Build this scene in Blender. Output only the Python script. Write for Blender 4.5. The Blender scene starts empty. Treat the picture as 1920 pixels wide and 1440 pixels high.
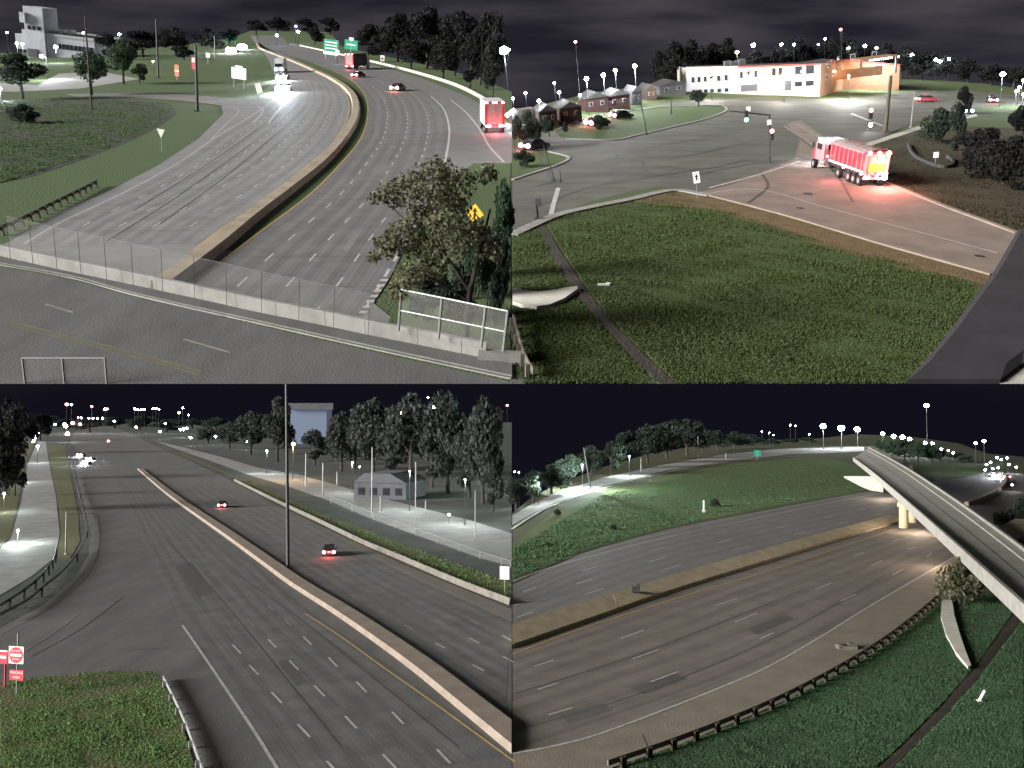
import bpy, math, random
import numpy as np
from mathutils import Vector, Matrix
from mathutils.geometry import tessellate_polygon

random.seed(7)
RNG = np.random.default_rng(11)
SC = bpy.context.scene
COL = SC.collection

# ------------------------------------------------------------------ camera
F = 1600.0                       # focal length in units of a 1920 wide frame
HT, HB = 16.0, 20.0              # eye height over the upper and the lower sites
YT, YB = 40.0, 785.0             # where their horizons fall
PITCH = math.atan((720 - YT) / F)
CAMPOS = Vector((0, 0, HT))
cam = bpy.data.cameras.new('camera')
cam_ob = bpy.data.objects.new('camera', cam)
COL.objects.link(cam_ob)
cam.sensor_width = 36
cam.lens = 36 * F / 1920
cam.clip_start, cam.clip_end = 0.5, 12000
cam_ob.location = CAMPOS
cam_ob.rotation_euler = (math.pi / 2 - PITCH, 0, 0)
SC.camera = cam_ob

# ------------------------------------------------------------------ night sky, moonlight, exposure
SUN_E, SUN_A = math.radians(21), math.radians(-16)
SUN_DIR = Vector((-math.cos(SUN_E) * math.cos(SUN_A), math.cos(SUN_E) * math.sin(SUN_A), math.sin(SUN_E)))
sun = bpy.data.lights.new('sun', 'SUN')
sun.energy, sun.angle, sun.color = 1.0, math.radians(24), (1.0, 0.975, 0.94)
sun_ob = bpy.data.objects.new('sun', sun)
COL.objects.link(sun_ob)
sun_ob.rotation_euler = SUN_DIR.to_track_quat('Z', 'Y').to_euler()

world = bpy.data.worlds.new('World')
SC.world = world
world.use_nodes = True
wt = world.node_tree
wt.nodes.clear()
def wn(t, **k):
    n = wt.nodes.new(t)
    for a, b in k.items():
        setattr(n, a, b)
    return n
w_out = wn('ShaderNodeOutputWorld')
w_sky = wn('ShaderNodeTexSky', sky_type='NISHITA', sun_disc=False)
w_sky.sun_elevation = SUN_E
w_sky.sun_rotation = math.atan2(SUN_DIR.x, SUN_DIR.y)
w_bg = wn('ShaderNodeBackground')
w_bg.inputs['Strength'].default_value = 0.00006
w_tc = wn('ShaderNodeTexCoord')
w_map = wn('ShaderNodeMapping')
w_map.inputs['Scale'].default_value = (2.2, 2.2, 14)
w_no = wn('ShaderNodeTexNoise')
w_no.inputs['Scale'].default_value = 2.4
w_no.inputs['Detail'].default_value = 5
w_ra = wn('ShaderNodeValToRGB')
w_ra.color_ramp.elements[0].position, w_ra.color_ramp.elements[0].color = 0.36, (0.10, 0.09, 0.15, 1)
w_ra.color_ramp.elements[1].position, w_ra.color_ramp.elements[1].color = 0.66, (0.40, 0.37, 0.45, 1)
w_sep = wn('ShaderNodeSeparateXYZ')
w_rz = wn('ShaderNodeMapRange')
w_rz.inputs['From Min'].default_value, w_rz.inputs['From Max'].default_value = -0.36, -0.05
w_mul = wn('ShaderNodeMix', data_type='RGBA')
w_mul.inputs[6].default_value = (0.040, 0.036, 0.071, 1)
w_bg2 = wn('ShaderNodeBackground')
w_bg2.inputs['Strength'].default_value = 0.0125
w_add = wn('ShaderNodeAddShader')
L = wt.links.new
L(w_tc.outputs['Generated'], w_map.inputs[0]); L(w_map.outputs[0], w_no.inputs['Vector'])
L(w_no.outputs['Fac'], w_ra.inputs[0]); L(w_tc.outputs['Generated'], w_sep.inputs[0])
L(w_sep.outputs[2], w_rz.inputs[0]); L(w_rz.outputs[0], w_mul.inputs[0])
L(w_ra.outputs[0], w_mul.inputs[7]); L(w_mul.outputs[2], w_bg2.inputs[0])
L(w_sky.outputs[0], w_bg.inputs[0]); L(w_bg.outputs[0], w_add.inputs[0]); L(w_bg2.outputs[0], w_add.inputs[1])
L(w_add.outputs[0], w_out.inputs[0])
SC.view_settings.view_transform = 'Standard'
SC.view_settings.look = 'None'
SC.view_settings.gamma = 1
SC.view_settings.use_curve_mapping = False
SC.view_settings.exposure = 3.5
SC.render.engine = 'CYCLES'
SC.cycles.max_bounces = 5
SC.cycles.use_denoising = True
SC.cycles.sample_clamp_indirect = 0.6

# ------------------------------------------------------------------ the four sites (two planes)
CX = Vector((1, 0, 0)); CY = Vector((0, math.sin(PITCH), math.cos(PITCH))); CZ = Vector((0, -math.cos(PITCH), math.sin(PITCH)))
def cam2w(v):
    return CX * v[0] + CY * v[1] + CZ * v[2]

class Site:
    def __init__(s, h, yh, vpx=None):
        s.h, s.yh = h, yh
        n = cam2w(Vector((0, 1, -(yh - 720) / F)).normalized())
        s.Z = n; s.X = CX.copy(); s.Y = n.cross(CX)
        o = CAMPOS - n * h
        s.M = Matrix(((s.X[0], s.Y[0], s.Z[0], o[0]), (s.X[1], s.Y[1], s.Z[1], o[1]), (s.X[2], s.Y[2], s.Z[2], o[2]), (0, 0, 0, 1)))
        s.up = Vector((0, 0, 1))
        if vpx is not None:
            vy = 720 + F * F / (720 - yh)
            u = -cam2w(Vector(((vpx - 960) / F, -(vy - 720) / F, -1))).normalized()
            s.up = Vector((u.dot(s.X), u.dot(s.Y), u.dot(s.Z)))
    def P(s, x, y, z=0.0):                       # site coordinates of the point seen at a picture position, z metres over the ground
        d = cam2w(Vector(((x - 960) / F, -(y - 720) / F, -1)))
        t = -(s.h - z) / d.dot(s.Z)
        return Vector((d.dot(s.X) * t, d.dot(s.Y) * t, z))
    def depth(s, x, y):                          # distance along the view axis
        d = cam2w(Vector(((x - 960) / F, -(y - 720) / F, -1)))
        return -s.h / d.dot(s.Z)
    def mpp(s, y):                               # metres in one picture unit
        return s.depth(960, y) / F
    def hgt(s, x, yb, yt):                       # height of an upright object from base yb to top yt
        p = s.P(x, yb)
        c = Vector((0, 0, s.h))
        def row(z):
            q = p + s.up * z - c
            w = s.X * q.x + s.Y * q.y + s.Z * q.z
            return 720 - F * w.dot(CY) / -w.dot(CZ)
        lo, hi = 0.0, 200.0
        for _ in range(50):
            m = (lo + hi) / 2
            if row(m) > yt: lo = m
            else: hi = m
        return lo
UL = Site(HT, YT, 480); UR = Site(HT, YT, 1440)
LL = Site(HB, YB); LR = Site(HB, YB)

# ------------------------------------------------------------------ materials
def mk(name, c1, c2=None, scale=1.0, rough=0.85, bump=0.0, bscale=30.0, big=0.0, bigs=0.05, metal=0.0, spec=0.3, island=0.0, stretch=None, big_c=None):
    m = bpy.data.materials.new(name); m.use_nodes = True
    nt = m.node_tree; b = nt.nodes['Principled BSDF']
    b.inputs['Roughness'].default_value = rough; b.inputs['Metallic'].default_value = metal
    b.inputs['Specular IOR Level'].default_value = spec
    c2 = c2 or c1
    tc = nt.nodes.new('ShaderNodeTexCoord')
    vec = tc.outputs['Object']
    if stretch:
        mp = nt.nodes.new('ShaderNodeMapping'); mp.inputs['Scale'].default_value = stretch
        nt.links.new(vec, mp.inputs[0]); vec = mp.outputs[0]
    no = nt.nodes.new('ShaderNodeTexNoise'); no.inputs['Scale'].default_value = scale; no.inputs['Detail'].default_value = 7
    no.inputs['Roughness'].default_value = 0.65
    nt.links.new(vec, no.inputs['Vector'])
    ra = nt.nodes.new('ShaderNodeValToRGB')
    ra.color_ramp.elements[0].position, ra.color_ramp.elements[1].position = 0.33, 0.67
    ra.color_ramp.elements[0].color = (*c1, 1); ra.color_ramp.elements[1].color = (*c2, 1)
    nt.links.new(no.outputs['Fac'], ra.inputs[0])
    out = ra.outputs[0]
    if big or big_c:
        n2 = nt.nodes.new('ShaderNodeTexNoise'); n2.inputs['Scale'].default_value = bigs; n2.inputs['Detail'].default_value = 4
        nt.links.new(tc.outputs['Object'], n2.inputs['Vector'])
        r2 = nt.nodes.new('ShaderNodeMapRange'); r2.inputs[1].default_value, r2.inputs[2].default_value = 0.35, 0.65
        if big_c:
            mx = nt.nodes.new('ShaderNodeMix'); mx.data_type = 'RGBA'
            r2.inputs[3].default_value, r2.inputs[4].default_value = 0, 1
            mx.inputs[7].default_value = (*big_c, 1)
            nt.links.new(r2.outputs[0], mx.inputs[0]); nt.links.new(out, mx.inputs[6]); out = mx.outputs[2]
        else:
            mx = nt.nodes.new('ShaderNodeVectorMath'); mx.operation = 'SCALE'
            r2.inputs[3].default_value, r2.inputs[4].default_value = 1 - big, 1 + big
            nt.links.new(out, mx.inputs[0]); nt.links.new(r2.outputs[0], mx.inputs['Scale']); out = mx.outputs[0]
    if island:
        ge = nt.nodes.new('ShaderNodeNewGeometry')
        r3 = nt.nodes.new('ShaderNodeMapRange'); r3.inputs[3].default_value, r3.inputs[4].default_value = 1 - island, 1 + island
        mx = nt.nodes.new('ShaderNodeVectorMath'); mx.operation = 'SCALE'
        nt.links.new(ge.outputs['Random Per Island'], r3.inputs[0]); nt.links.new(out, mx.inputs[0])
        nt.links.new(r3.outputs[0], mx.inputs['Scale']); out = mx.outputs[0]
    nt.links.new(out, b.inputs['Base Color'])
    if bump:
        nb = nt.nodes.new('ShaderNodeTexNoise'); nb.inputs['Scale'].default_value = bscale; nb.inputs['Detail'].default_value = 3
        nt.links.new(tc.outputs['Object'], nb.inputs['Vector'])
        bp = nt.nodes.new('ShaderNodeBump'); bp.inputs['Strength'].default_value = bump; bp.inputs['Distance'].default_value = 0.3
        nt.links.new(nb.outputs['Fac'], bp.inputs['Height']); nt.links.new(bp.outputs[0], b.inputs['Normal'])
    return m

def emit(name, col, s):
    m = bpy.data.materials.new(name); m.use_nodes = True
    b = m.node_tree.nodes['Principled BSDF']
    b.inputs['Base Color'].default_value = (*[min(1, c * .6) for c in col], 1)
    b.inputs['Emission Color'].default_value = (*col, 1); b.inputs['Emission Strength'].default_value = s
    return m

def road_mat(name, c1, c2, lanes, rough=0.8, off=0.0, track=0.10):
    """pavement: lengthwise streaks and polished wheel tracks from the strip's own UVs, grain and patches from noise"""
    m = mk(name, c1, c2, 0.35, rough, 0.12, 9, big=0.10, bigs=0.06)
    nt = m.node_tree; b = nt.nodes['Principled BSDF']
    src = b.inputs['Base Color'].links[0].from_socket
    uv = nt.nodes.new('ShaderNodeUVMap'); se = nt.nodes.new('ShaderNodeSeparateXYZ'); nt.links.new(uv.outputs[0], se.inputs[0])
    a = nt.nodes.new('ShaderNodeMath'); a.operation = 'MULTIPLY_ADD'
    a.inputs[1].default_value = lanes * 4 * math.pi; a.inputs[2].default_value = off
    s = nt.nodes.new('ShaderNodeMath'); s.operation = 'SINE'
    nt.links.new(se.outputs[0], a.inputs[0]); nt.links.new(a.outputs[0], s.inputs[0])
    mp = nt.nodes.new('ShaderNodeMapping'); mp.inputs['Scale'].default_value = (60, 0.04, 1)
    nt.links.new(uv.outputs[0], mp.inputs[0])
    st = nt.nodes.new('ShaderNodeTexNoise'); st.inputs['Scale'].default_value = 1; st.inputs['Detail'].default_value = 4
    nt.links.new(mp.outputs[0], st.inputs['Vector'])
    r = nt.nodes.new('ShaderNodeMapRange'); r.inputs[1].default_value, r.inputs[2].default_value = 0.3, 0.7
    r.inputs[3].default_value, r.inputs[4].default_value = 0.84, 1.16
    nt.links.new(st.outputs['Fac'], r.inputs[0])
    k = nt.nodes.new('ShaderNodeMath'); k.operation = 'MULTIPLY_ADD'; k.inputs[1].default_value = track
    nt.links.new(s.outputs[0], k.inputs[0]); nt.links.new(r.outputs[0], k.inputs[2])
    mx = nt.nodes.new('ShaderNodeVectorMath'); mx.operation = 'SCALE'
    nt.links.new(src, mx.inputs[0]); nt.links.new(k.outputs[0], mx.inputs['Scale'])
    nt.links.new(mx.outputs[0], b.inputs['Base Color'])
    return m

def wire_mat(name, col, opacity, pitch):
    """chain link: diagonal wires with clear holes"""
    m = bpy.data.materials.new(name); m.use_nodes = True
    nt = m.node_tree; b = nt.nodes['Principled BSDF']
    b.inputs['Base Color'].default_value = (*col, 1); b.inputs['Metallic'].default_value = 0.3; b.inputs['Roughness'].default_value = 0.6
    tc = nt.nodes.new('ShaderNodeTexCoord'); se = nt.nodes.new('ShaderNodeSeparateXYZ'); nt.links.new(tc.outputs['UV'], se.inputs[0])
    res = []
    for op in ('ADD', 'SUBTRACT'):
        a = nt.nodes.new('ShaderNodeMath'); a.operation = op; nt.links.new(se.outputs[0], a.inputs[0]); nt.links.new(se.outputs[1], a.inputs[1])
        d = nt.nodes.new('ShaderNodeMath'); d.operation = 'PINGPONG'; d.inputs[1].default_value = pitch; nt.links.new(a.outputs[0], d.inputs[0])
        l = nt.nodes.new('ShaderNodeMath'); l.operation = 'LESS_THAN'; l.inputs[1].default_value = pitch * opacity; nt.links.new(d.outputs[0], l.inputs[0])
        res.append(l)
    mx = nt.nodes.new('ShaderNodeMath'); mx.operation = 'MAXIMUM'
    nt.links.new(res[0].outputs[0], mx.inputs[0]); nt.links.new(res[1].outputs[0], mx.inputs[1])
    nt.links.new(mx.outputs[0], b.inputs['Alpha'])
    return m

M = {}
M['ul_left'] = road_mat('pale pavement', (.140, .139, .137), (.180, .178, .175), 5, .75, .6)
M['ul_right'] = road_mat('worn pavement', (.103, .102, .100), (.138, .136, .133), 4, .75, .6)
M['ul_ramp'] = mk('ramp pavement', (.125, .12, .112), (.165, .16, .15), .3, .85, .1, 8, big=.1)
M['ul_street'] = mk('overpass asphalt', (.070, .069, .067), (.100, .099, .097), .35, .8, .15, 8, big=.14, bigs=.12, stretch=(1, .35, 1))
M['ur_road'] = mk('city asphalt', (.050, .050, .042), (.096, .095, .081), .25, .8, .15, 6, big=.22, bigs=.09, stretch=(.5, 1, 1))
M['ur_ramp'] = mk('tan concrete pavement', (.135, .106, .088), (.20, .160, .134), .3, .85, .12, 8, big=.14, bigs=.12)
M['ll_road'] = mk('dark asphalt', (.082, .080, .078), (.125, .122, .116), .3, .8, .14, 8, big=.16, bigs=.05, stretch=(1, .25, 1))
M['ll_lanes'] = road_mat('dark lanes', (.082, .081, .080), (.122, .120, .116), 4, .8)
M['lr_far'] = road_mat('far asphalt', (.098, .092, .089), (.128, .120, .116), 4, .8)
M['lr_near'] = road_mat('near asphalt', (.115, .102, .088), (.155, .136, .118), 5, .8)
M['shoulder'] = mk('shoulder asphalt', (.15, .125, .098), (.20, .168, .132), .4, .85, .15, 8, big=.12)
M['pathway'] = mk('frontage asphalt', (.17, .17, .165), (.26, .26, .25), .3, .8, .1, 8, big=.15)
M['white_paint'] = mk('white road paint', (.28, .275, .26), (.50, .49, .46), 1.6, .6)
M['yellow_paint'] = mk('yellow road paint', (.34, .235, .10), (.50, .36, .15), 2.5, .6)
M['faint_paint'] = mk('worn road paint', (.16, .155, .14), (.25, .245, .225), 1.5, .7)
M['faint_yellow'] = mk('worn yellow paint', (.10, .098, .068), (.15, .14, .09), .8, .7)
M['concrete'] = mk('concrete', (.28, .265, .24), (.40, .38, .34), .8, .9, .2, 12, big=.12, bigs=.2)
M['tan_concrete'] = mk('stained concrete', (.29, .24, .165), (.42, .35, .245), .6, .9, .2, 10, big=.16, bigs=.15)
M['pale_concrete'] = mk('pale concrete', (.50, .49, .42), (.66, .64, .56), .8, .9, .2, 10)
M['kerb'] = mk('kerb stone', (.20, .195, .18), (.30, .29, .27), 1, .9, .2, 10)
M['dull_concrete'] = mk('dull concrete', (.145, .14, .13), (.215, .205, .19), .8, .9, .2, 12, big=.14, bigs=.2)
M['mid_tan'] = mk('weathered tan concrete', (.175, .145, .105), (.265, .222, .165), .5, .9, .2, 10, big=.2, bigs=.3)
M['dull_tan'] = mk('dull stained concrete', (.150, .122, .098), (.215, .175, .140), .6, .9, .2, 10, big=.16, bigs=.15)
M['tar'] = mk('crack and shadow core black', (.022, .022, .022), (.05, .048, .045), 2, .7)
M['crack'] = mk('sealed crack', (.045, .045, .042), (.085, .083, .078), 2, .7)
M['deck'] = mk('bridge deck paving', (.36, .355, .315), (.47, .46, .41), .35, .8, .12, 8, big=.16, bigs=.1)
M['shade_and_block'] = mk('shadow strip and block brown', (.035, .028, .020), (.07, .055, .036), .8, .95, .5, 6)  # dark brown of the painted shadow strips and the guardrail blocks
M['dry'] = mk('dead grass', (.10, .068, .035), (.16, .11, .055), .8, .95, .6, 6)
M['ul_grass'] = mk('mown grass', (.024, .068, .032), (.042, .098, .046), .6, .95, .5, 5, big_c=(.058, .088, .032), bigs=.06)
M['ul_field'] = mk('dry weeds', (.040, .037, .032), (.085, .072, .048), .35, .95, .6, 3, big_c=(.058, .056, .056), bigs=.05)
M['ur_grass'] = mk('rough grass', (.024, .095, .022), (.045, .145, .040), 1.2, .95, .7, 5, big_c=(.066, .092, .034), bigs=.11)
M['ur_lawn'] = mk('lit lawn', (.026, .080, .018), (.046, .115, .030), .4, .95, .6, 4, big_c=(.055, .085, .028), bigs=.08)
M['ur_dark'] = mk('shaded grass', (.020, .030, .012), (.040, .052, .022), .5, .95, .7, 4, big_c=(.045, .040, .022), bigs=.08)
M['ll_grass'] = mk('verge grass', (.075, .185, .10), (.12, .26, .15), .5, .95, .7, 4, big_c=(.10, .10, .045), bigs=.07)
M['ll_far'] = mk('dim ground', (.030, .034, .032), (.060, .064, .058), .1, .95, .3, 2, big=.25, bigs=.02)
M['lr_grass'] = mk('embankment grass', (.036, .125, .068), (.062, .175, .10), .8, .95, .8, 5, big_c=(.055, .06, .028), bigs=.07)
M['lr_slope'] = mk('slope grass', (.024, .108, .052), (.046, .155, .078), .4, .95, .7, 4, big_c=(.075, .10, .032), bigs=.05)
M['blade_dark'] = mk('grass blades', (.026, .125, .022), (.046, .185, .040), .35, .8, island=.25, big_c=(.072, .100, .034), bigs=.22)
M['blade_green'] = mk('embankment blades', (.030, .150, .070), (.052, .215, .105), .35, .8, island=.25, big_c=(.066, .130, .062), bigs=.2)
M['blade_dry'] = mk('dry stalks', (.120, .112, .066), (.22, .185, .10), .3, .85, island=.4, big_c=(.085, .125, .060), bigs=.11)
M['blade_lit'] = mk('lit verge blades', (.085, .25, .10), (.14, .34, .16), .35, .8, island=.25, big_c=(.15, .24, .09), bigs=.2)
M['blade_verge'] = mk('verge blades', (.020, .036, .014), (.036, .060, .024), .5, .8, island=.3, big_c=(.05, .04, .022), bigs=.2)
M['leaf_grey'] = mk('dim grey leaves', (.036, .042, .038), (.062, .068, .060), .5, .8, island=.5)
M['leaf_dark'] = mk('dark leaves', (.022, .034, .026), (.045, .064, .044), .5, .8, island=.5)
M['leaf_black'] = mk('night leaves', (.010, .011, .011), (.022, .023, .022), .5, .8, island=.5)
M['leaf_mid'] = mk('green leaves', (.030, .058, .032), (.062, .100, .055), .5, .75, island=.45)
M['leaf_olive'] = mk('olive leaves', (.085, .088, .048), (.165, .160, .098), .8, .7, island=.45)
M['bark'] = mk('bark', (.030, .026, .022), (.06, .05, .042), 3, .95, .4, 20)
M['galv'] = mk('galvanised steel', (.22, .225, .22), (.34, .345, .335), 2, .5, metal=.35)
M['rail'] = mk('weathered guard rail', (.11, .10, .085), (.20, .185, .155), .8, .6, metal=.3)
M['dark_steel'] = mk('dark painted steel', (.030, .031, .032), (.055, .056, .058), 2, .5)
M['patch_dark'] = mk('newer asphalt patch', (.092, .088, .082), (.118, .112, .104), .5, .8, .1, 9)
M['oil'] = mk('oil stain', (.080, .076, .071), (.110, .103, .096), 1.4, .6)
M['mast'] = mk('matt grey housing', (.022, .021, .024), (.034, .033, .037), .3, .9)
M['wood'] = mk('pole wood', (.06, .05, .04), (.10, .085, .07), 2, .9)
M['white_wall'] = mk('pale wall paint', (.28, .28, .31), (.38, .38, .42), .3, .8, big=.1, bigs=.1)
M['cream_wall'] = mk('cream wall paint', (.32, .29, .245), (.42, .385, .33), .25, .8, big=.1, bigs=.1)
M['brick'] = mk('brick wall', (.17, .09, .052), (.24, .13, .078), 1.2, .9, big=.1)
M['red_trim'] = mk('red roof trim', (.20, .045, .04), (.28, .06, .055), 1, .7)
M['roof'] = mk('flat roof', (.035, .033, .034), (.06, .056, .056), .5, .9)
M['glass'] = mk('dark window glass', (.012, .014, .018), (.03, .032, .036), 1, .12, spec=.6)
M['frame'] = mk('window frame', (.30, .30, .29), (.38, .38, .37), 1, .6)
M['dim_wall'] = mk('dim house wall', (.040, .032, .030), (.065, .050, .045), .3, .9)
M['dim_red'] = mk('dim red brick', (.045, .022, .022), (.075, .036, .034), .4, .9)
M['dim_grey'] = mk('dim grey wall', (.065, .065, .075), (.10, .10, .11), .2, .9)
M['red_body'] = mk('red truck paint', (.40, .030, .045), (.50, .045, .065), .6, .35, spec=.5)
M['pink_body'] = mk('faded red panel', (.55, .16, .18), (.66, .22, .24), .8, .45)
M['white_body'] = mk('white vehicle paint', (.55, .55, .55), (.68, .68, .67), .6, .35, spec=.5)
M['black_body'] = mk('dark car paint', (.03, .03, .034), (.05, .05, .055), .8, .25, spec=.6)
M['silver_body'] = mk('silver car paint', (.25, .255, .265), (.33, .335, .34), .8, .3, metal=.4)
M['tyre'] = mk('tyre rubber', (.012, .012, .012), (.03, .03, .03), 3, .9)
M['tarp'] = mk('grey tarp', (.22, .20, .19), (.33, .30, .28), 1.4, .85, .4, 5)
M['sign_green'] = mk('green sign sheet', (.01, .22, .13), (.015, .28, .165), 1, .5)
M['sign_white'] = mk('white sign sheet', (.68, .68, .64), (.80, .80, .76), 1, .5)
M['sign_red'] = mk('red sign sheet', (.55, .03, .045), (.66, .045, .06), 1, .5)
M['sign_orange'] = mk('orange sign sheet', (.45, .14, .08), (.52, .18, .10), 1, .5)
M['sign_yellow'] = mk('yellow sign sheet', (.80, .42, .03), (.88, .50, .05), 1, .5)
M['sign_black'] = mk('black sign print', (.015, .015, .015), (.02, .02, .02), 1, .6)
M['sign_back'] = mk('bare sign back', (.42, .42, .38), (.55, .55, .50), 1, .6)
M['wire'] = wire_mat('chain link', (.30, .30, .28), .10, .05)
M['wire_thin'] = wire_mat('fine chain link', (.22, .22, .21), .05, .05)
M['lamp_white'] = emit('white lamp', (.86, .94, 1.0), 14)
M['lamp_blue'] = emit('bluish lamp', (.45, .55, 1.0), 6)
M['lamp_warm'] = emit('warm lamp', (1.0, .62, .26), 7)
M['lamp_green'] = emit('greenish lamp', (.75, 1.0, .25), 4)
M['lamp_red'] = emit('red lamp', (1.0, .06, .07), 2.2)
M['lamp_pink'] = emit('hot red lamp', (1.0, .22, .24), 3.5)
M['head_light'] = emit('headlight', (.92, .95, 1.0), 40)
M['signal_green'] = emit('green signal', (.1, 1.0, .55), 2.5)
M['sky_blue'] = emit('sky gap glow', (.13, .165, .24), .045)  # glow of the block that fills the gap of sky

def translucent(m, f):
    nt = m.node_tree; b = nt.nodes['Principled BSDF']; o = nt.nodes['Material Output']
    t = nt.nodes.new('ShaderNodeBsdfTranslucent'); x = nt.nodes.new('ShaderNodeMixShader'); x.inputs[0].default_value = f
    nt.links.new(b.inputs['Base Color'].links[0].from_socket, t.inputs[0])
    nt.links.new(b.outputs[0], x.inputs[1]); nt.links.new(t.outputs[0], x.inputs[2]); nt.links.new(x.outputs[0], o.inputs[0])
for k in M:
    if k.startswith(('leaf', 'blade')): translucent(M[k], .4)
ORD = ['first', 'second', 'third', 'fourth', 'fifth', 'sixth', 'seventh', 'eighth', 'ninth', 'tenth', 'eleventh', 'twelfth', 'thirteenth', 'fourteenth', 'fifteenth', 'sixteenth', 'seventeenth', 'eighteenth']
def ordinal(rows, i):
    return ORD[sorted(range(len(rows)), key=lambda k: rows[k][0]).index(i)]

# ------------------------------------------------------------------ mesh builder and object helpers
class MB:
    def __init__(s): s.v, s.f, s.uv = [], [], None
    def add(s, vs, fs):
        b = len(s.v); s.v += [tuple(p) for p in vs]; s.f += [tuple(i + b for i in f) for f in fs]; return s
    def box(s, c, d, m=None):
        x, y, z = d[0] / 2, d[1] / 2, d[2] / 2
        vs = [Vector((c[0] + i * x, c[1] + j * y, c[2] + k * z)) for k in (-1, 1) for j in (-1, 1) for i in (-1, 1)]
        if m: vs = [m @ p for p in vs]
        return s.add(vs, [(0, 2, 3, 1), (4, 5, 7, 6), (0, 1, 5, 4), (2, 6, 7, 3), (0, 4, 6, 2), (1, 3, 7, 5)])
    def tube(s, a, b, r0, r1=None, n=8, caps=True):
        a, b = Vector(a), Vector(b); r1 = r0 if r1 is None else r1
        w = (b - a).normalized(); e = w.orthogonal().normalized(); g = w.cross(e)
        vs = [a + (e * math.cos(2 * math.pi * i / n) + g * math.sin(2 * math.pi * i / n)) * r0 for i in range(n)]
        vs += [b + (e * math.cos(2 * math.pi * i / n) + g * math.sin(2 * math.pi * i / n)) * r1 for i in range(n)]
        fs = [(i, (i + 1) % n, n + (i + 1) % n, n + i) for i in range(n)]
        if caps: fs += [tuple(range(n - 1, -1, -1)), tuple(range(n, 2 * n))]
        return s.add(vs, fs)
    def prism(s, pts, z0, z1, m=None):           # outline in x, y extruded along z (convex or fan-friendly caps by ngon)
        n = len(pts)
        vs = [Vector((p[0], p[1], z0)) for p in pts] + [Vector((p[0], p[1], z1)) for p in pts]
        if m: vs = [m @ p for p in vs]
        fs = [(i, (i + 1) % n, n + (i + 1) % n, n + i) for i in range(n)] + [tuple(range(n - 1, -1, -1)), tuple(range(n, 2 * n))]
        return s.add(vs, fs)
    def ball(s, c, r, nu=10, nv=6, sq=(1, 1, 1)):
        vs = [(c[0], c[1], c[2] - r * sq[2])]
        for j in range(1, nv):
            a = -math.pi / 2 + math.pi * j / nv
            vs += [(c[0] + r * sq[0] * math.cos(a) * math.cos(2 * math.pi * i / nu), c[1] + r * sq[1] * math.cos(a) * math.sin(2 * math.pi * i / nu), c[2] + r * sq[2] * math.sin(a)) for i in range(nu)]
        vs.append((c[0], c[1], c[2] + r * sq[2]))
        fs = [(0, 1 + (i + 1) % nu, 1 + i) for i in range(nu)]
        for j in range(nv - 2):
            a = 1 + j * nu
            fs += [(a + i, a + (i + 1) % nu, a + nu + (i + 1) % nu, a + nu + i) for i in range(nu)]
        a = 1 + (nv - 2) * nu; t = len(vs) - 1
        fs += [(a + i, a + (i + 1) % nu, t) for i in range(nu)]
        return s.add(vs, fs)
    def loft(s, rings, closed=False, caps=False):
        n = len(rings[0]); vs = [p for r in rings for p in r]; fs = []
        for j in range(len(rings) - 1):
            for i in range(n if closed else n - 1):
                fs.append((j * n + i, j * n + (i + 1) % n, (j + 1) * n + (i + 1) % n, (j + 1) * n + i))
        if caps: fs += [tuple(range(n - 1, -1, -1)), tuple(range((len(rings) - 1) * n, len(rings) * n))]
        return s.add(vs, fs)
    def mesh(s, name, mat, smooth=False):
        me = bpy.data.meshes.new(name); me.from_pydata(s.v, [], s.f); me.materials.append(M[mat] if isinstance(mat, str) else mat)
        if s.uv:
            ul = me.uv_layers.new(name='UVMap')
            for l in me.loops: ul.data[l.index].uv = s.uv[l.vertex_index]
        if smooth: me.shade_smooth()
        me.update(); return me
    def part(s, name, mat, parent, smooth=False, label=None):
        o = bpy.data.objects.new(name, s.mesh(name, mat, smooth)); COL.objects.link(o); o.parent = parent
        if label: o['label'] = label
        return o

def tag(o, label, cat, group=None, kind=None):
    o['label'] = label; o['category'] = cat
    if group: o['group'] = group
    if kind: o['kind'] = kind
    return o
def barrier(q, cv, prof, name, mat, label, sec=7.0, x0=None, x1=None, z=.0):
    """concrete barrier cast in sections with open joints"""
    o0 = cv[len(cv) // 2].copy()
    t = thing(name, label, 'barrier', q, o0, 0, upright=False)
    L_ = [0.0]
    for i in range(1, len(cv)): L_.append(L_[-1] + (cv[i] - cv[i - 1]).length)
    def at(s):
        s = min(max(s, 0), L_[-1]); i = 0
        while i < len(L_) - 2 and L_[i + 1] < s: i += 1
        u = (s - L_[i]) / max(1e-6, L_[i + 1] - L_[i]); d = (cv[i + 1] - cv[i]); d.z = 0
        a = (cv[min(i + 2, len(cv) - 1)] - cv[i]) if u > .5 else (cv[i + 1] - cv[max(i - 1, 0)])
        return cv[i].lerp(cv[i + 1], u), a.normalized()
    n = max(2, min(140, int(L_[-1] / sec)))
    edges = [L_[-1] * k / n for k in range(n + 1)]
    for k in range(n):
        rings = []
        for j in range(5):
            s = edges[k] + .02 + (edges[k + 1] - edges[k] - .04) * j / 4
            p, d = at(s); sd = Vector((-d.y, d.x, 0))
            r = [p + sd * o + Vector((0, 0, h)) for o, h in prof]
            if x0 is not None: r = [v + d * ((x0 - v.x) / d.x) if (v.x < x0 or (k == 0 and j == 0)) else v for v in r]
            if x1 is not None: r = [v + d * ((x1 - v.x) / d.x) if (v.x > x1 or (k == n - 1 and j == 4)) else v for v in r]
            rings.append([v - o0 for v in r])
        MB().loft(rings, True, True).part('section', mat, t)
    return t
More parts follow.
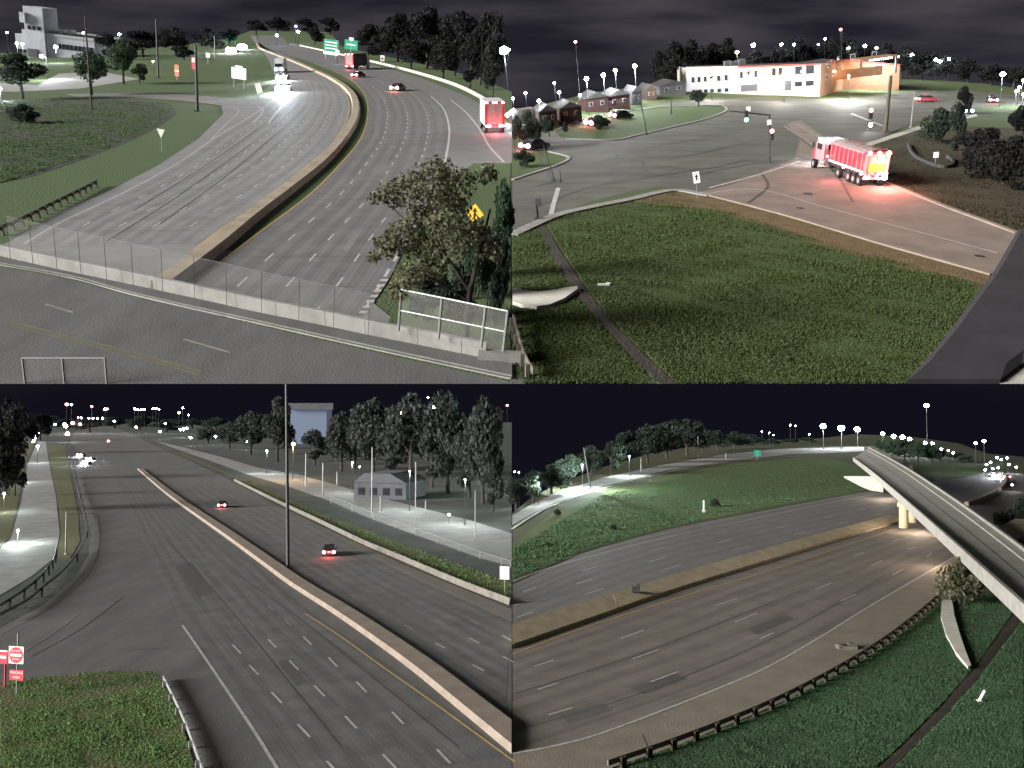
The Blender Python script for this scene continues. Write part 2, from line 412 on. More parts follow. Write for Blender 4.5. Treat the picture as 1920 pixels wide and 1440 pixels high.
def place(o, q, loc, yaw=0.0, upright=False, up=None, scale=1.0):
    z = (up or (q.up if upright else Vector((0, 0, 1)))).normalized()
    y = Vector((-math.sin(yaw), math.cos(yaw), 0)); x = y.cross(z).normalized(); y = z.cross(x)
    r = Matrix(((x[0], y[0], z[0], 0), (x[1], y[1], z[1], 0), (x[2], y[2], z[2], 0), (0, 0, 0, 1)))
    o.matrix_world = q.M @ Matrix.Translation(loc) @ r @ Matrix.Scale(scale, 4)
    return o
def thing(name, label, cat, q, loc, yaw=0.0, group=None, upright=True, up=None, scale=1.0):
    o = bpy.data.objects.new(name, None); COL.objects.link(o); o.empty_display_size = .3
    place(o, q, loc, yaw, upright, up, scale)
    return tag(o, label, cat, group)
def solo(mb, name, mat, q, label=None, cat=None, group=None, kind=None, loc=(0, 0, 0), smooth=False):
    o = bpy.data.objects.new(name, mb.mesh(name, mat, smooth)); COL.objects.link(o)
    o.matrix_world = q.M @ Matrix.Translation(loc)
    if label: o['label'] = label
    if cat: o['category'] = cat
    if group: o['group'] = group
    if kind: o['kind'] = kind
    return o
def copy_tree(root, q, loc, yaw, label, group=None, upright=True, up=None, scale=1.0):
    r = root.copy(); COL.objects.link(r); place(r, q, loc, yaw, upright, up, scale); r['label'] = label
    if group: r['group'] = group
    for ch in list(root.children):
        c = ch.copy(); COL.objects.link(c); c.parent = r
        for g in ch.children:
            d = g.copy(); COL.objects.link(d); d.parent = c
    return r
def face_cam(p):                                  # yaw whose local -Y looks at the camera
    return math.atan2(-p.x, p.y)

def smooth(pts, n):
    """Catmull-Rom through picture points, n samples"""
    pts = [Vector((p[0], p[1])) for p in pts]
    P = [pts[0] * 2 - pts[1]] + pts + [pts[-1] * 2 - pts[-2]]
    out = []; m = len(pts) - 1
    for i in range(n):
        t = i / (n - 1) * m; k = min(int(t), m - 1); u = t - k
        a, b, c, d = P[k], P[k + 1], P[k + 2], P[k + 3]
        out.append(0.5 * ((2 * b) + (c - a) * u + (2 * a - 5 * b + 4 * c - d) * u * u + (3 * b - a - 3 * c + d) * u ** 3))
    return out
def curve(q, pts, n, z=0.0):
    return [q.P(p.x, p.y, z) for p in smooth(pts, n)]
def poly_mb(q, pts, z, n=0):
    pp = smooth(pts + [pts[0]], n)[:-1] if n else [Vector(p) for p in pts]
    vs = [q.P(p[0], p[1], z) for p in pp]
    tri = tessellate_polygon([[Vector((v.x, v.y, 0)) for v in vs]])
    mb = MB(); fs = []
    for t in tri:
        a, b, c = (vs[i] for i in t)
        fs.append(t if (b - a).cross(c - a).z > 0 else (t[0], t[2], t[1]))
    return mb.add(vs, fs)
def patch(q, name, pts, z, mat, n=0, parent=None, kind='structure'):
    mb = poly_mb(q, pts, z, n)
    if parent: return mb.part(name, mat, parent)
    return solo(mb, name, mat, q, kind=kind)
def ribbon(cv, w):
    """flat strip of width w along site points"""
    mb = MB(); l, r = [], []
    for i, p in enumerate(cv):
        d = (cv[min(i + 1, len(cv) - 1)] - cv[max(i - 1, 0)]); d.z = 0; d.normalize()
        s = Vector((-d.y, d.x, 0)) * w / 2
        l.append(p + s); r.append(p - s)
    n = len(cv)
    return mb.add(r + l, [(i, i + 1, n + i + 1, n + i) for i in range(n - 1)])
def line(q, pts, w, z, mat, parent, name='edge_line', n=40):
    return ribbon(curve(q, pts, n, z), w).part(name, mat, parent)
def road(q, name, A, B, z, mat, n=60, k=8):
    a, b = curve(q, A, n, z), curve(q, B, n, z)
    mb = MB(); uv = []; s = 0
    for i in range(n):
        if i: s += ((a[i] + b[i]) / 2 - (a[i - 1] + b[i - 1]) / 2).length
        for j in range(k + 1):
            mb.v.append(tuple(a[i].lerp(b[i], j / k))); uv.append((j / k, s))
    for i in range(n - 1):
        for j in range(k):
            p = i * (k + 1) + j
            mb.f.append((p, p + k + 1, p + k + 2, p + 1))
    mb.uv = uv
    v = [Vector(mb.v[i]) for i in mb.f[0]]
    if (v[1] - v[0]).cross(v[2] - v[0]).z < 0: mb.f = [tuple(reversed(f)) for f in mb.f]
    return solo(mb, name, mat, q, kind='structure'), a, b
def dashes_between(q, parent, a, b, fracs, period, ln, y0, z, w, ymax):
    for f in fracs:
        c = [p.lerp(r, f) for p, r in zip(a, b)]
        ys = [p.y for p in c]
        k0 = int((min(ys) - y0) / period) - 1
        for k in range(k0, k0 + 200):
            ya, yb = y0 + k * period - ln / 2, y0 + k * period + ln / 2
            if ya < min(ys) or yb > min(max(ys), ymax): continue
            def at(yy):
                for i in range(len(c) - 1):
                    lo, hi = sorted((c[i].y, c[i + 1].y))
                    if lo <= yy <= hi and hi > lo:
                        u = (yy - c[i].y) / (c[i + 1].y - c[i].y); return c[i].lerp(c[i + 1], u)
                return None
            pa, pb = at(ya), at(yb)
            if pa and pb:
                pa.z = pb.z = z
                ribbon([pa, pb], w).part('lane_dash', 'white_paint', parent)
def dashes_px(q, parent, segs, z, w, mat='white_paint'):
    for x0, y0, x1, y1 in segs:
        ribbon([q.P(x0, y0, z), q.P(x1, y1, z)], w).part('lane_dash', mat, parent)
def wall_along(cv, prof):
    """sweep a profile [(offset to the left of travel, height)] along site points; closed section with end caps"""
    rings = []
    for i, p in enumerate(cv):
        d = (cv[min(i + 1, len(cv) - 1)] - cv[max(i - 1, 0)]); d.z = 0; d.normalize()
        s = Vector((-d.y, d.x, 0))
        rings.append([p + s * o + Vector((0, 0, h)) for o, h in prof])
    return MB().loft(rings, closed=True, caps=True)

# ------------------------------------------------------------------ vegetation
def crown_mesh(seed, n, leaf, lobes=9, squat=1.0):
    """unit crown: leaf cards spread through several lobes, height 0..1, half width about .5"""
    r = np.random.default_rng(seed); C = []
    for i in range(lobes):
        a = r.uniform(0, 2 * math.pi); d = r.uniform(.10, .34)
        C.append((d * math.cos(a), d * math.sin(a), r.uniform(.26, .80), r.uniform(.15, .24)))
    C.append((0, 0, .84, .15))
    C = np.array(C); k = r.integers(0, len(C), n)
    d = r.normal(size=(n, 3)); d /= np.linalg.norm(d, axis=1)[:, None]
    p = C[k, :3] + d * (C[k, 3] * r.uniform(.35, 1.12, n) ** .5)[:, None] * np.array([1, 1, .8 * squat])
    return cards_mesh('crown', p, leaf * r.uniform(.6, 1.4, n), r)
def cards_mesh(name, p, size, r, mat=None):
    n = len(p)
    e = r.normal(size=(n, 3)); e /= np.linalg.norm(e, axis=1)[:, None]
    g = np.cross(e, r.normal(size=(n, 3))); g /= np.linalg.norm(g, axis=1)[:, None]
    s = np.asarray(size)[:, None]
    v = np.stack([p - e * s * .5, p + g * s * .32, p + e * s * .5, p - g * s * .32], 1).reshape(-1, 3)
    me = bpy.data.meshes.new(name)
    me.vertices.add(4 * n); me.vertices.foreach_set('co', v.astype(np.float32).ravel())
    me.loops.add(4 * n); me.loops.foreach_set('vertex_index', np.arange(4 * n, dtype=np.int32))
    me.polygons.add(n); me.polygons.foreach_set('loop_start', np.arange(0, 4 * n, 4, dtype=np.int32))
    me.update(calc_edges=True); me.validate()
    if mat: me.materials.append(M[mat])
    return me
CROWNS = [crown_mesh(s, 3200, .062, 9 + s % 4) for s in range(6)]
CROWN_COPIES = {}
def crown_of(i, mat):
    k = (i % len(CROWNS), mat)
    if k not in CROWN_COPIES:
        me = CROWNS[k[0]].copy(); me.name = 'crown'; me.materials.clear(); me.materials.append(M[mat]); CROWN_COPIES[k] = me
    return CROWN_COPIES[k]
def tree(q, x, yb, yt, wpx, label, mat='leaf_dark', name='tree', cat='tree', group=None, low=0.0):
    """a tree standing at picture base (x, yb), top at yt, crown wpx wide: trunk, limbs, crown"""
    p = q.P(x, yb); h = q.hgt(x, yb, yt); w = wpx * q.mpp(yb)
    i = random.randrange(100)
    t = thing(name, label, cat, q, p, random.uniform(0, 6.28), group)
    tr = MB()
    if name in ('tree',):
        tr.tube((0, 0, -.4), (0, 0, h * .45), w * .035 + .05, w * .02 + .03, 7)
        for k in range(4):
            a = k * 1.6 + i; tr.tube((0, 0, h * (.25 + .06 * k)), (w * .26 * math.cos(a), w * .26 * math.sin(a), h * (.52 + .06 * k)), w * .014 + .03, .02, 5)
        tr.part('trunk', 'bark', t)
    else:
        for k in range(5):
            a = k * 1.26 + i; tr.tube((.05 * w * math.cos(a), .05 * w * math.sin(a), -.3), (w * .25 * math.cos(a), w * .25 * math.sin(a), h * .6), w * .012 + .02, .015, 5)
        tr.part('stem', 'bark', t)
    o = bpy.data.objects.new('crown', crown_of(i, mat)); COL.objects.link(o); o.parent = t
    # unit crown spans z .12...1, half width about .5
    zl = low if name == 'tree' else -.18
    o.scale = (w * .98, w * .98, h * (1 - zl) * 1.02); o.location = (0, 0, h * zl)
    return t
def inside(c, P2):
    ins = np.zeros(len(c), bool); j = len(P2) - 1
    for i in range(len(P2)):
        xi, yi = P2[i]; xj, yj = P2[j]
        m = ((yi > c[:, 1]) != (yj > c[:, 1])) & (c[:, 0] < (xj - xi) * (c[:, 1] - yi) / (yj - yi + 1e-9) + xi); ins ^= m; j = i
    return ins
def lumps(x, y, s):
    """slow uneven field, about -1..1"""
    return (np.sin(x / s + 1.7 * np.sin(y / s * .7)) + np.sin(y / s * 1.3 + 2.1 * np.sin(x / s * .6 + 1)) + np.sin((x + y) / s * 2.3 + np.sin(x / s * 1.9))) / 3
def grass(q, pts, n, hmin, hmax, mat, name, label=None, wid=.05, holes=()):
    """blades scattered over a picture polygon: one object nobody could count"""
    P2 = np.array(pts, float); lo, hi = P2.min(0), P2.max(0)
    c = RNG.uniform(lo, hi, (int(n * 2.2), 2))
    ins = inside(c, P2)
    for hq in holes: ins &= ~inside(c, np.array(hq, float))
    c = c[ins][:n]; n = len(c)
    d = np.stack([(c[:, 0] - 960) / F, -(c[:, 1] - 720) / F, -np.ones(n)], 1)
    R = np.array([CX, CY, CZ]); w = d @ R
    S = np.array([q.X, q.Y, q.Z]); l = w @ S.T
    t = -q.h / l[:, 2]
    b = np.stack([l[:, 0] * t, l[:, 1] * t, np.zeros(n)], 1)
    h = RNG.uniform(hmin, hmax, n) * RNG.uniform(.6, 1.2, n) * np.clip(1 + .9 * lumps(b[:, 0], b[:, 1], 1.1) + .5 * lumps(b[:, 0], b[:, 1], 4.7), .25, 2.4)
    a = RNG.uniform(0, 2 * math.pi, n); s = np.stack([np.cos(a), np.sin(a), np.zeros(n)], 1) * (wid * RNG.uniform(.6, 1.6, n))[:, None]
    ln = RNG.normal(0, .35, (n, 2)) * h[:, None]
    tip = b + np.stack([ln[:, 0], ln[:, 1], h], 1)
    v = np.stack([b - s, b + s, tip], 1).reshape(-1, 3)
    me = bpy.data.meshes.new(name)
    me.vertices.add(3 * n); me.vertices.foreach_set('co', v.astype(np.float32).ravel())
    me.loops.add(3 * n); me.loops.foreach_set('vertex_index', np.arange(3 * n, dtype=np.int32))
    me.polygons.add(n); me.polygons.foreach_set('loop_start', np.arange(0, 3 * n, 3, dtype=np.int32))
    me.update(calc_edges=True); me.materials.append(M[mat])
    o = bpy.data.objects.new(name, me); COL.objects.link(o); o.matrix_world = q.M; o['kind'] = 'stuff'
    if label: o['label'] = label; o['category'] = 'grass'
    return o

# ------------------------------------------------------------------ street furniture
def lamp_light(name, parent, loc, power, col, kind='POINT', size=.25, spot=2.2, rot=None):
    l = bpy.data.lights.new(name, kind); l.energy, l.color = power * (.22 if name in ('tail_glow', 'side_glow', 'work_glow', 'headlight_beam') else .07), col
    l.shadow_soft_size = size
    if kind == 'SPOT': l.spot_size, l.spot_blend = spot, .7
    o = bpy.data.objects.new(name, l); COL.objects.link(o); o.parent = parent; o.location = loc
    if rot: o.rotation_euler = rot
    return o
WHITE, WARM, COOL = (.90, .96, 1.0), (1.0, .62, .30), (.72, .85, 1.0)
def street_lamp(q, x, yb, yt, label, mat='lamp_white', power=0, col=WHITE, px=3.0, group=None, arm=0.0, pole='dark_steel', cat='street lamp', thick=1.4, name='street_lamp', up=None, spot=False):
    p = q.P(x, yb); h = q.hgt(x, yb, yt); u = q.mpp(yb)
    t = thing(name, label, cat, q, p, 0, group, up=up)
    r = max(.05, thick * u * .5)
    m = MB().tube((0, 0, -.3), (0, 0, h), r, r * .6, 7)
    m.part('pole', pole, t)
    a = arm * u
    if arm: MB().tube((0, 0, h), (a, 0, h + abs(a) * .08), r * .6, r * .45, 6).part('arm', pole, t)
    if mat:
        s = px * u * .8
        hd = MB().ball((a, 0, h + (abs(a) * .08 if arm else s * .6)), s, 12, 8, (1, 1, .85)).part('lamp_head', mat, t, True)
        if power:
            if spot: lamp_light('lamp_light', t, (a, 0, h - s * 1.1), power, col, 'SPOT', .2, 2.6)
            else: lamp_light('lamp_light', t, (a, -s * 1.3, h - s * 1.3), power, col)
    return t
def pole_only(q, x, yb, yt, label, mat='dark_steel', px=3.0, cat='pole', name='utility_pole', cross=0, lean=0.0, group=None, top=.7):
    p = q.P(x, yb); h = q.hgt(x, yb, yt); u = q.mpp(yb)
    up = (q.up + Vector((lean, 0, 0))).normalized()
    t = thing(name, label, cat, q, p, 0, group, up=up)
    MB().tube((0, 0, -.3), (0, 0, h), px * u * .5, px * u * .5 * top, 8).part('shaft', mat, t)
    MB().box((0, 0, .1), (px * u * 1.5, px * u * 1.5, .3)).part('base', mat, t)
    if cross:
        for k in range(cross):
            MB().box((0, -px * u * .55, h * (.95 - .07 * k)), (px * u * 5, .12, .12)).part('cross_arm', mat, t)
    return t
def text_mesh(body, size, name, mat, parent, loc):
    cu = bpy.data.curves.new('lettering', 'FONT'); cu.body = body; cu.size = size; cu.align_x = 'CENTER'; cu.align_y = 'CENTER'; cu.extrude = .003
    o = bpy.data.objects.new('tmp', cu); COL.objects.link(o)
    dg = bpy.context.evaluated_depsgraph_get(); me = bpy.data.meshes.new_from_object(o.evaluated_get(dg))
    bpy.data.objects.remove(o); bpy.data.curves.remove(cu)
    me.materials.clear(); me.materials.append(M[mat])
    r = bpy.data.objects.new(name, me); COL.objects.link(r); r.parent = parent
    r.location = loc; r.rotation_euler = (math.pi / 2, 0, 0)
    return r
def panel_sign(q, x, yb, yt, wpx, hpx, mat, label, cat='sign', posts=1, name='road_sign', bands=(), post='galv', face=True, yaw=None, group=None, tilt=0.0):
    """board of wpx by hpx whose top is at yt, on posts from the ground at yb"""
    p = q.P(x, yb); h = q.hgt(x, yb, yt); u = q.mpp(yb); w, b = wpx * u, hpx * u * 1.05
    t = thing(name, label, cat, q, p, -.25 if yaw is None else yaw, group)
    xs = [0] if posts == 1 else [-w * .35, w * .35]
    for a in xs: MB().tube((a, .06, -.3), (a, .06, h), max(.035, .5 * u), None, 6).part('post', post, t)
    R = Matrix.Translation((0, 0, h - b / 2)) @ Matrix.Rotation(tilt, 4, 'Y')
    o = MB().box((0, 0, 0), (w, .05, b), R).part('panel', mat, t)
    for (z, hh, ww, mm) in bands:
        MB().box((0, -.035, (z - .5) * b), (w * ww, .02, b * hh), R).part('band', mm, t)
    return t, w, b, h
def guardrail(q, pts, n, label, mat='rail', posts=12, height=.75, group=None, post_mat='rail', block=.22):
    cv = curve(q, pts, n); o0 = cv[len(cv) // 2]
    t = thing('guardrail', label, 'guardrail', q, o0, 0, group, upright=False)
    c2 = [p - o0 for p in cv]
    b = height
    prof = [(.02, b - .32), (.08, b - .26), (.03, b - .16), (.08, b - .06), (.02, b), (-.03, b), (-.03, b - .32)]
    wall_along(c2, prof).part('rail', mat, t)
    L_ = [0]
    for i in range(1, len(c2)): L_.append(L_[-1] + (c2[i] - c2[i - 1]).length)
    for k in range(posts):
        s = L_[-1] * (k + .5) / posts; i = max(j for j in range(len(L_)) if L_[j] <= s); i = min(i, len(c2) - 2)
        p = c2[i].lerp(c2[i + 1], (s - L_[i]) / max(1e-6, L_[i + 1] - L_[i])); d = (c2[i + 1] - c2[i]); a = math.atan2(d.y, d.x)
        m = Matrix.Translation(p) @ Matrix.Rotation(a, 4, 'Z')
        MB().box((0, -.16, b / 2 - .1), (block, .18, b + .15), m).part('post', post_mat, t)
    return t
def fence(q, pts, xs, hpx, label, mat='galv', mesh='wire', zb=0.0, px=2.2, mid=False, group=None, off=None):
    """chain-link fence: posts at picture x positions along a picture polyline, rails and mesh panels"""
    def ya(x):
        for a, b in zip(pts, pts[1:]):
            if a[0] <= x <= b[0]: return a[1] + (b[1] - a[1]) * (x - a[0]) / (b[0] - a[0])
        return pts[-1][1]
    base = [q.P(x, ya(x), zb) for x in xs]; o0 = base[len(base) // 2]
    t = thing('chain_link_fence', label, 'fence', q, o0, 0, group, upright=False)
    hs = [hpx * q.mpp(ya(x)) * 1.06 for x in xs]
    tops = []
    for p, h, x in zip(base, hs, xs):
        r = px * q.mpp(ya(x)) * .5; a = p - o0; b = a + q.up * h; tops.append((a, b, r))
        MB().tube(a, b, r, r, 6).part('post', mat, t)
    for (a, b, r), (a2, b2, r2) in zip(tops, tops[1:]):
        MB().tube(b, b2, r * .7, r2 * .7, 5).part('top_rail', mat, t)
        if mid: MB().tube((a + b) / 2, (a2 + b2) / 2, r * .6, r2 * .6, 5).part('middle_rail', mat, t)
        m = MB(); m.add([a, a2, b2, b], [(0, 1, 2, 3)]); w, hh = (a2 - a).length, (b - a).length
        m.uv = [(0, 0), (w, 0), (w, hh), (0, hh)]
        m.part('mesh_panel', mesh, t)
    return t

# ------------------------------------------------------------------ vehicles (front towards +Y)
def wheel(mb_parent, x, y, r, w, hub='galv'):
    o = MB().tube((x - w / 2, y, r), (x + w / 2, y, r), r, None, 14).part('wheel', 'tyre', mb_parent)
    MB().tube((x - w / 2 - .01, y, r), (x + w / 2 + .01, y, r), r * .5, None, 10).part('rim', hub, o)
    return o
def car(q, x, yb, yaw, label, body='black_body', tail=None, head=None, group=None, scale=1.0, light=0, lamp=.14, name='car', cat='car'):
    p = q.P(x, yb)
    t = thing(name, label, cat, q, p, yaw, group, upright=False, scale=scale)
    # lower body: profile along y lofted with tumblehome
    st = [(-2.2, .42, .62, .80), (-2.1, .30, .86, .86), (-1.5, .24, .95, .90), (0, .22, .94, .90), (1.3, .24, .88, .90), (2.05, .30, .72, .84), (2.22, .42, .58, .72)]
    rings = [[Vector((sx * w, y, z)) for sx, z in ((-1, z0), (-1.0, (z0 + z1) / 2), (-.9, z1), (.9, z1), (1.0, (z0 + z1) / 2), (1, z0))] for y, z0, z1, w in st]
    MB().loft(rings, True, True).part('body', body, t, True)
    st = [(-1.75, .93, .93, .80), (-1.15, .93, 1.36, .66), (-.1, .93, 1.43, .66), (.45, .93, 1.36, .66), (1.15, .90, .91, .78)]
    rings = [[Vector((sx * (w if z == z1 else .82), y, z)) for sx, z in ((-1, z0), (-1, z1), (1, z1), (1, z0))] for y, z0, z1, w in st]
    cb = MB().loft(rings, True, True).part('cabin', 'glass', t)
    MB().box((0, -.3, 1.42), (1.22, 1.3, .05)).part('roof', body, t)
    for sx in (-1, 1):
        for y in (-1.35, 1.38): wheel(t, sx * .80, y, .32, .2)
        MB().box((sx * .66, -2.21, .68), (.34, .06, .2)).part('tail_light', tail or 'sign_red', t)
        if tail: MB().ball((sx * .66, -2.26, .70), lamp, 10, 6).part('lamp', tail, t)
        MB().ball((sx * .62, 2.17, .60), lamp if head else .12, 10, 6).part('headlight', head or 'frame', t)
        MB().box((sx * .98, .55, .95), (.2, .1, .14)).part('mirror', body, t)
    MB().box((0, -2.235, .72), (.45, .03, .13)).part('number_plate', 'sign_white', t)
    if light and head:
        lamp_light('headlight_beam', t, (0, 2.5, .75), light, COOL, 'SPOT', .3, 1.3, (math.radians(80), 0, 0))
    if light and tail and not head:
        lamp_light('tail_glow', t, (0, -2.7, .7), light, (1, .08, .06), 'POINT', .3)
    return t
def box_truck(q, x, yb, yaw, label, W, H, Ln, box='white_body', tail='lamp_pink', cab='white_body', light=0, group=None, frame='red_body', lights=True, head=None):
    p = q.P(x, yb)
    t = thing('box_truck', label, 'truck', q, p, yaw, group, upright=False)
    zb = H * .24
    MB().box((0, Ln * .42, (H + zb) / 2), (W, Ln * .8, H - zb)).part('cargo_box', box, t)
    MB().box((0, Ln * .42, zb - .12), (W * .5, Ln * .8, .22)).part('chassis', 'dark_steel', t)
    MB().box((0, Ln * .92, H * .42), (W * .92, Ln * .17, H * .6)).part('cab', cab, t)
    MB().box((0, Ln * 1.01, H * .55), (W * .8, .06, H * .22)).part('windscreen', 'glass', t)
    d = MB().box((0, -.03, (H + zb) / 2), (W * .74, .06, (H - zb) * .80)).part('rear_door', 'tarp', t)
    MB().box((0, -.075, (H + zb) / 2), (.04, .03, (H - zb) * .78)).part('door_bar', 'galv', d)
    for sx in (-1, 1): MB().box((sx * W * .435, -.04, (H + zb) / 2), (W * .12, .08, H - zb)).part('rear_frame', frame, t)
    MB().box((0, -.04, H - H * .035), (W * .74, .08, H * .07)).part('header', frame, t)
    MB().box((0, -.05, zb - .05), (W * .98, .14, H * .07)).part('bumper', frame, t)
    r = H * .11
    for sx in (-1, 1):
        for y in (Ln * .1, Ln * .24, Ln * .88): wheel(t, sx * W * .42, y, r, W * .13)
        MB().box((sx * W * .33, -.14, zb - .02), (W * .26, .06, H * .055)).part('tail_light', tail, t)
        MB().box((sx * W * .40, -.1, H * .965), (W * .13, .06, H * .04)).part('marker_light', tail, t)
        if head: MB().ball((sx * W * .36, Ln * 1.01, H * .25), W * .10, 10, 6).part('headlight', head, t)
    MB().box((0, -.1, H * .965), (W * .24, .06, H * .04)).part('marker_light', tail, t)
    if light:
        lamp_light('tail_glow', t, (0, -1.2, zb * .6), light, (1, .10, .12), 'POINT', .4)
    return t

# =================================================================== UPPER LEFT: motorway looking east
q = UL
def slab(q, x0, x1, ytop, name, mat):
    """ground sheet with an undercut edge towards the camera"""
    pts = [(x0, 719.6), (x1, 719.6)] + ytop
    a = [q.P(x, y, -.03) for x, y in pts]; n = len(a)
    lo = [Vector((p.x, p.y + (5 if i < 2 else 0), -1.2)) for i, p in enumerate(a)]
    mb = poly_mb(q, pts, -.03)
    mb.add(a + lo, [(i, (i + 1) % n, n + (i + 1) % n, n + i) for i in range(n)])
    return solo(mb, name, mat, q, kind='structure')
slab(q, -45, 960, [(960, 172), (925, 158), (850, 134), (760, 113), (690, 99), (640, 86), (618, 60), (470, 58), (430, 72), (330, 86), (180, 96), (-45, 100)], 'ground', 'ul_grass')
patch(q, 'weedy_field', [(-45, 186), (60, 184), (200, 180), (315, 194), (330, 212), (300, 235), (240, 265), (150, 300), (60, 330), (-45, 352)], .01, 'ul_field')
patch(q, 'parking_lot', [(-45, 152), (70, 160), (110, 138), (190, 134), (262, 148), (200, 158), (150, 166), (30, 172), (-45, 172)], .01, 'pathway')
# carriageways
EL = [(45, 457), (115, 416), (230, 362), (330, 308), (405, 257), (470, 218), (512, 188), (520, 152), (505, 115), (490, 92), (475, 76), (470, 66)]
BL = [(388, 457), (440, 416), (520, 362), (592, 308), (640, 257), (655, 218), (655, 188), (628, 150), (562, 115), (505, 92), (486, 80), (480, 68)]
left_cw, la, lb = road(q, 'motorway', EL, BL, .02, 'ul_left', 90, 10)
patch(q, 'shoulder', [(-20, 468), (20, 452), (60, 427), (100, 403), (205, 358), (300, 308), (372, 260), (418, 214), (415, 197), (480, 190), (510, 188), (520, 152), (505, 115), (512, 120), (560, 140), (560, 230), (400, 330), (200, 420), (120, 468), (60, 475)], .012, 'ul_left')
patch(q, 'verge', [(430, 470), (240, 466), (40, 460), (-30, 470), (-40, 490), (100, 515), (330, 560), (480, 590), (600, 600), (700, 625), (740, 600), (690, 560), (520, 500)], .014, 'ul_left')
patch(q, 'shoulder', [(20, 452), (200, 440), (400, 440), (420, 480), (330, 525), (100, 500), (-20, 480)], .0, 'ul_left')
ramp = patch(q, 'ramp_road', [(120, 176), (200, 175), (300, 175), (400, 181), (490, 190), (500, 200), (415, 197), (330, 188), (240, 182), (150, 183)], .024, 'ul_ramp')
ER = [(300, 588), (368, 525), (480, 440), (580, 365), (640, 305), (671, 268), (685, 238), (690, 205), (684, 180), (668, 158), (640, 140), (590, 119), (525, 100), (490, 88), (484, 74), (486, 66)]
RR = [(670, 605), (728, 525), (770, 440), (812, 365), (834, 305), (841, 268), (842, 238), (832, 205), (808, 180), (768, 158), (720, 140), (660, 119), (590, 100), (545, 88), (535, 74), (520, 66)]
right_cw, ra_, rb_ = road(q, 'motorway', ER, RR, .02, 'ul_right', 90, 8)
patch(q, 'ramp_lane', [(670, 605), (728, 525), (770, 440), (812, 365), (850, 330), (890, 306), (960, 306), (960, 236), (925, 208), (870, 178), (800, 150), (740, 132), (660, 112), (580, 92), (545, 80), (535, 88), (640, 140), (760, 160), (820, 200), (830, 250), (815, 310), (760, 400), (680, 520), (610, 600)], .012, 'ul_right')
patch(q, 'verge', [(830, 350), (888, 306), (957, 306), (957, 690), (720, 620), (760, 540), (800, 440)], .018, 'ul_grass')
line(q, EL[:7], .20, .03, 'white_paint', left_cw)
line(q, [(395, 262), (425, 232), (446, 212), (443, 204), (420, 198), (330, 184), (270, 179), (200, 178)], .2, .034, 'white_paint', left_cw)
line(q, [(503, 231), (515, 215), (528, 200), (534, 184)], .3, .03, 'white_paint', left_cw)
line(q, [(474, 230), (490, 214), (492, 205), (482, 199)], .25, .034, 'white_paint', left_cw)
line(q, [(310, 513), (395, 444), (502, 367), (590, 299), (628, 262), (650, 222), (654, 190), (640, 164)], .16, .03, 'yellow_paint', left_cw)
line(q, ER[1:12], .18, .03, 'yellow_paint', right_cw)
line(q, RR[4:9], .3, .03, 'white_paint', right_cw)
line(q, [(845, 187), (875, 212), (900, 243), (918, 275), (945, 304)], .28, .03, 'white_paint', right_cw)
dashes_px(q, right_cw, [(834 - k * 17.2 - 1, 330 + k * 29, 834 - k * 17.2 - 9, 330 + k * 29 + 15) for k in range(9)], .03, .24)
for k in range(7):
    dashes_px(q, right_cw, [(722 - k * 6.5, 523 + k * 10, 719 - k * 6.5, 527 + k * 10)], .034, .5)
dashes_between(q, left_cw, la, lb, (.17, .38, .575, .785), 6.3, 1.9, 66.2, .03, .15, 260)
dashes_between(q, right_cw, ra_, rb_, (.25, .5, .755), 6.4, 2.2, 61.4, .03, .15, 260)
for pts in ([(250, 395), (400, 300), (520, 215)], [(300, 420), (430, 325), (560, 215)], [(200, 452), (330, 370), (470, 270)]):
    line(q, pts, .10, .028, 'tar', left_cw, 'tar_seam')
for a, b, c_, d in [((180, 400), (330, 330), 14, 'patch_dark'), ((330, 430), (370, 405), 20, 'patch_dark'), ((560, 430), (600, 395), 16, 'oil'), ((640, 470), (668, 430), 14, 'patch_dark'), ((480, 300), (520, 268), 10, 'oil'), ((710, 330), (722, 290), 10, 'oil')]:
    patch(q, 'surface_patch', [(a[0], a[1]), (a[0] + c_, a[1] + 1), (b[0] + c_, b[1] + 1), (b[0], b[1])], .026, 'ul_ramp' if d == 'patch_dark' else 'ul_right', parent=left_cw)
for k in range(5, 60, 4):
    ribbon([la[k] + Vector((0, 0, .006)), lb[k] + Vector((0, 0, .006))], .06).part('joint', 'crack', left_cw)
    ribbon([ra_[k] + Vector((0, 0, .006)), rb_[k] + Vector((0, 0, .006))], .06).part('joint', 'crack', right_cw)
# median barrier
cv = curve(q, [(304, 543), (400, 470), (470, 412), (535, 362), (600, 310), (640, 266), (663, 228), (667, 195), (655, 172), (625, 150), (570, 124), (520, 104), (490, 92), (482, 82)], 90)
barrier(q, cv, [(.85, 0), (.72, .3), (.66, .6), (-.60, .6), (-.66, .3), (-.85, 0)], 'median_barrier', 'mid_tan', 'long curving tan concrete barrier dividing the wide motorway of pale left lanes', 6)
cv = curve(q, [(562, 86), (620, 99), (690, 115), (770, 135), (850, 160), (900, 184), (932, 206)], 50)
o0 = cv[20].copy()
solo(wall_along([p - o0 for p in cv], [(.2, 0), (.14, .8), (-.14, .8), (-.2, 0)]), 'edge_barrier', 'concrete', q,
     'thin pale barrier along the outer edge of the motorway below dark trees', 'barrier', loc=o0)
guardrail(q, [(-8, 445), (40, 424), (100, 393), (150, 368), (184, 350)], 40, 'weathered guardrail at the meadow edge beside the pale motorway shoulder', posts=14)
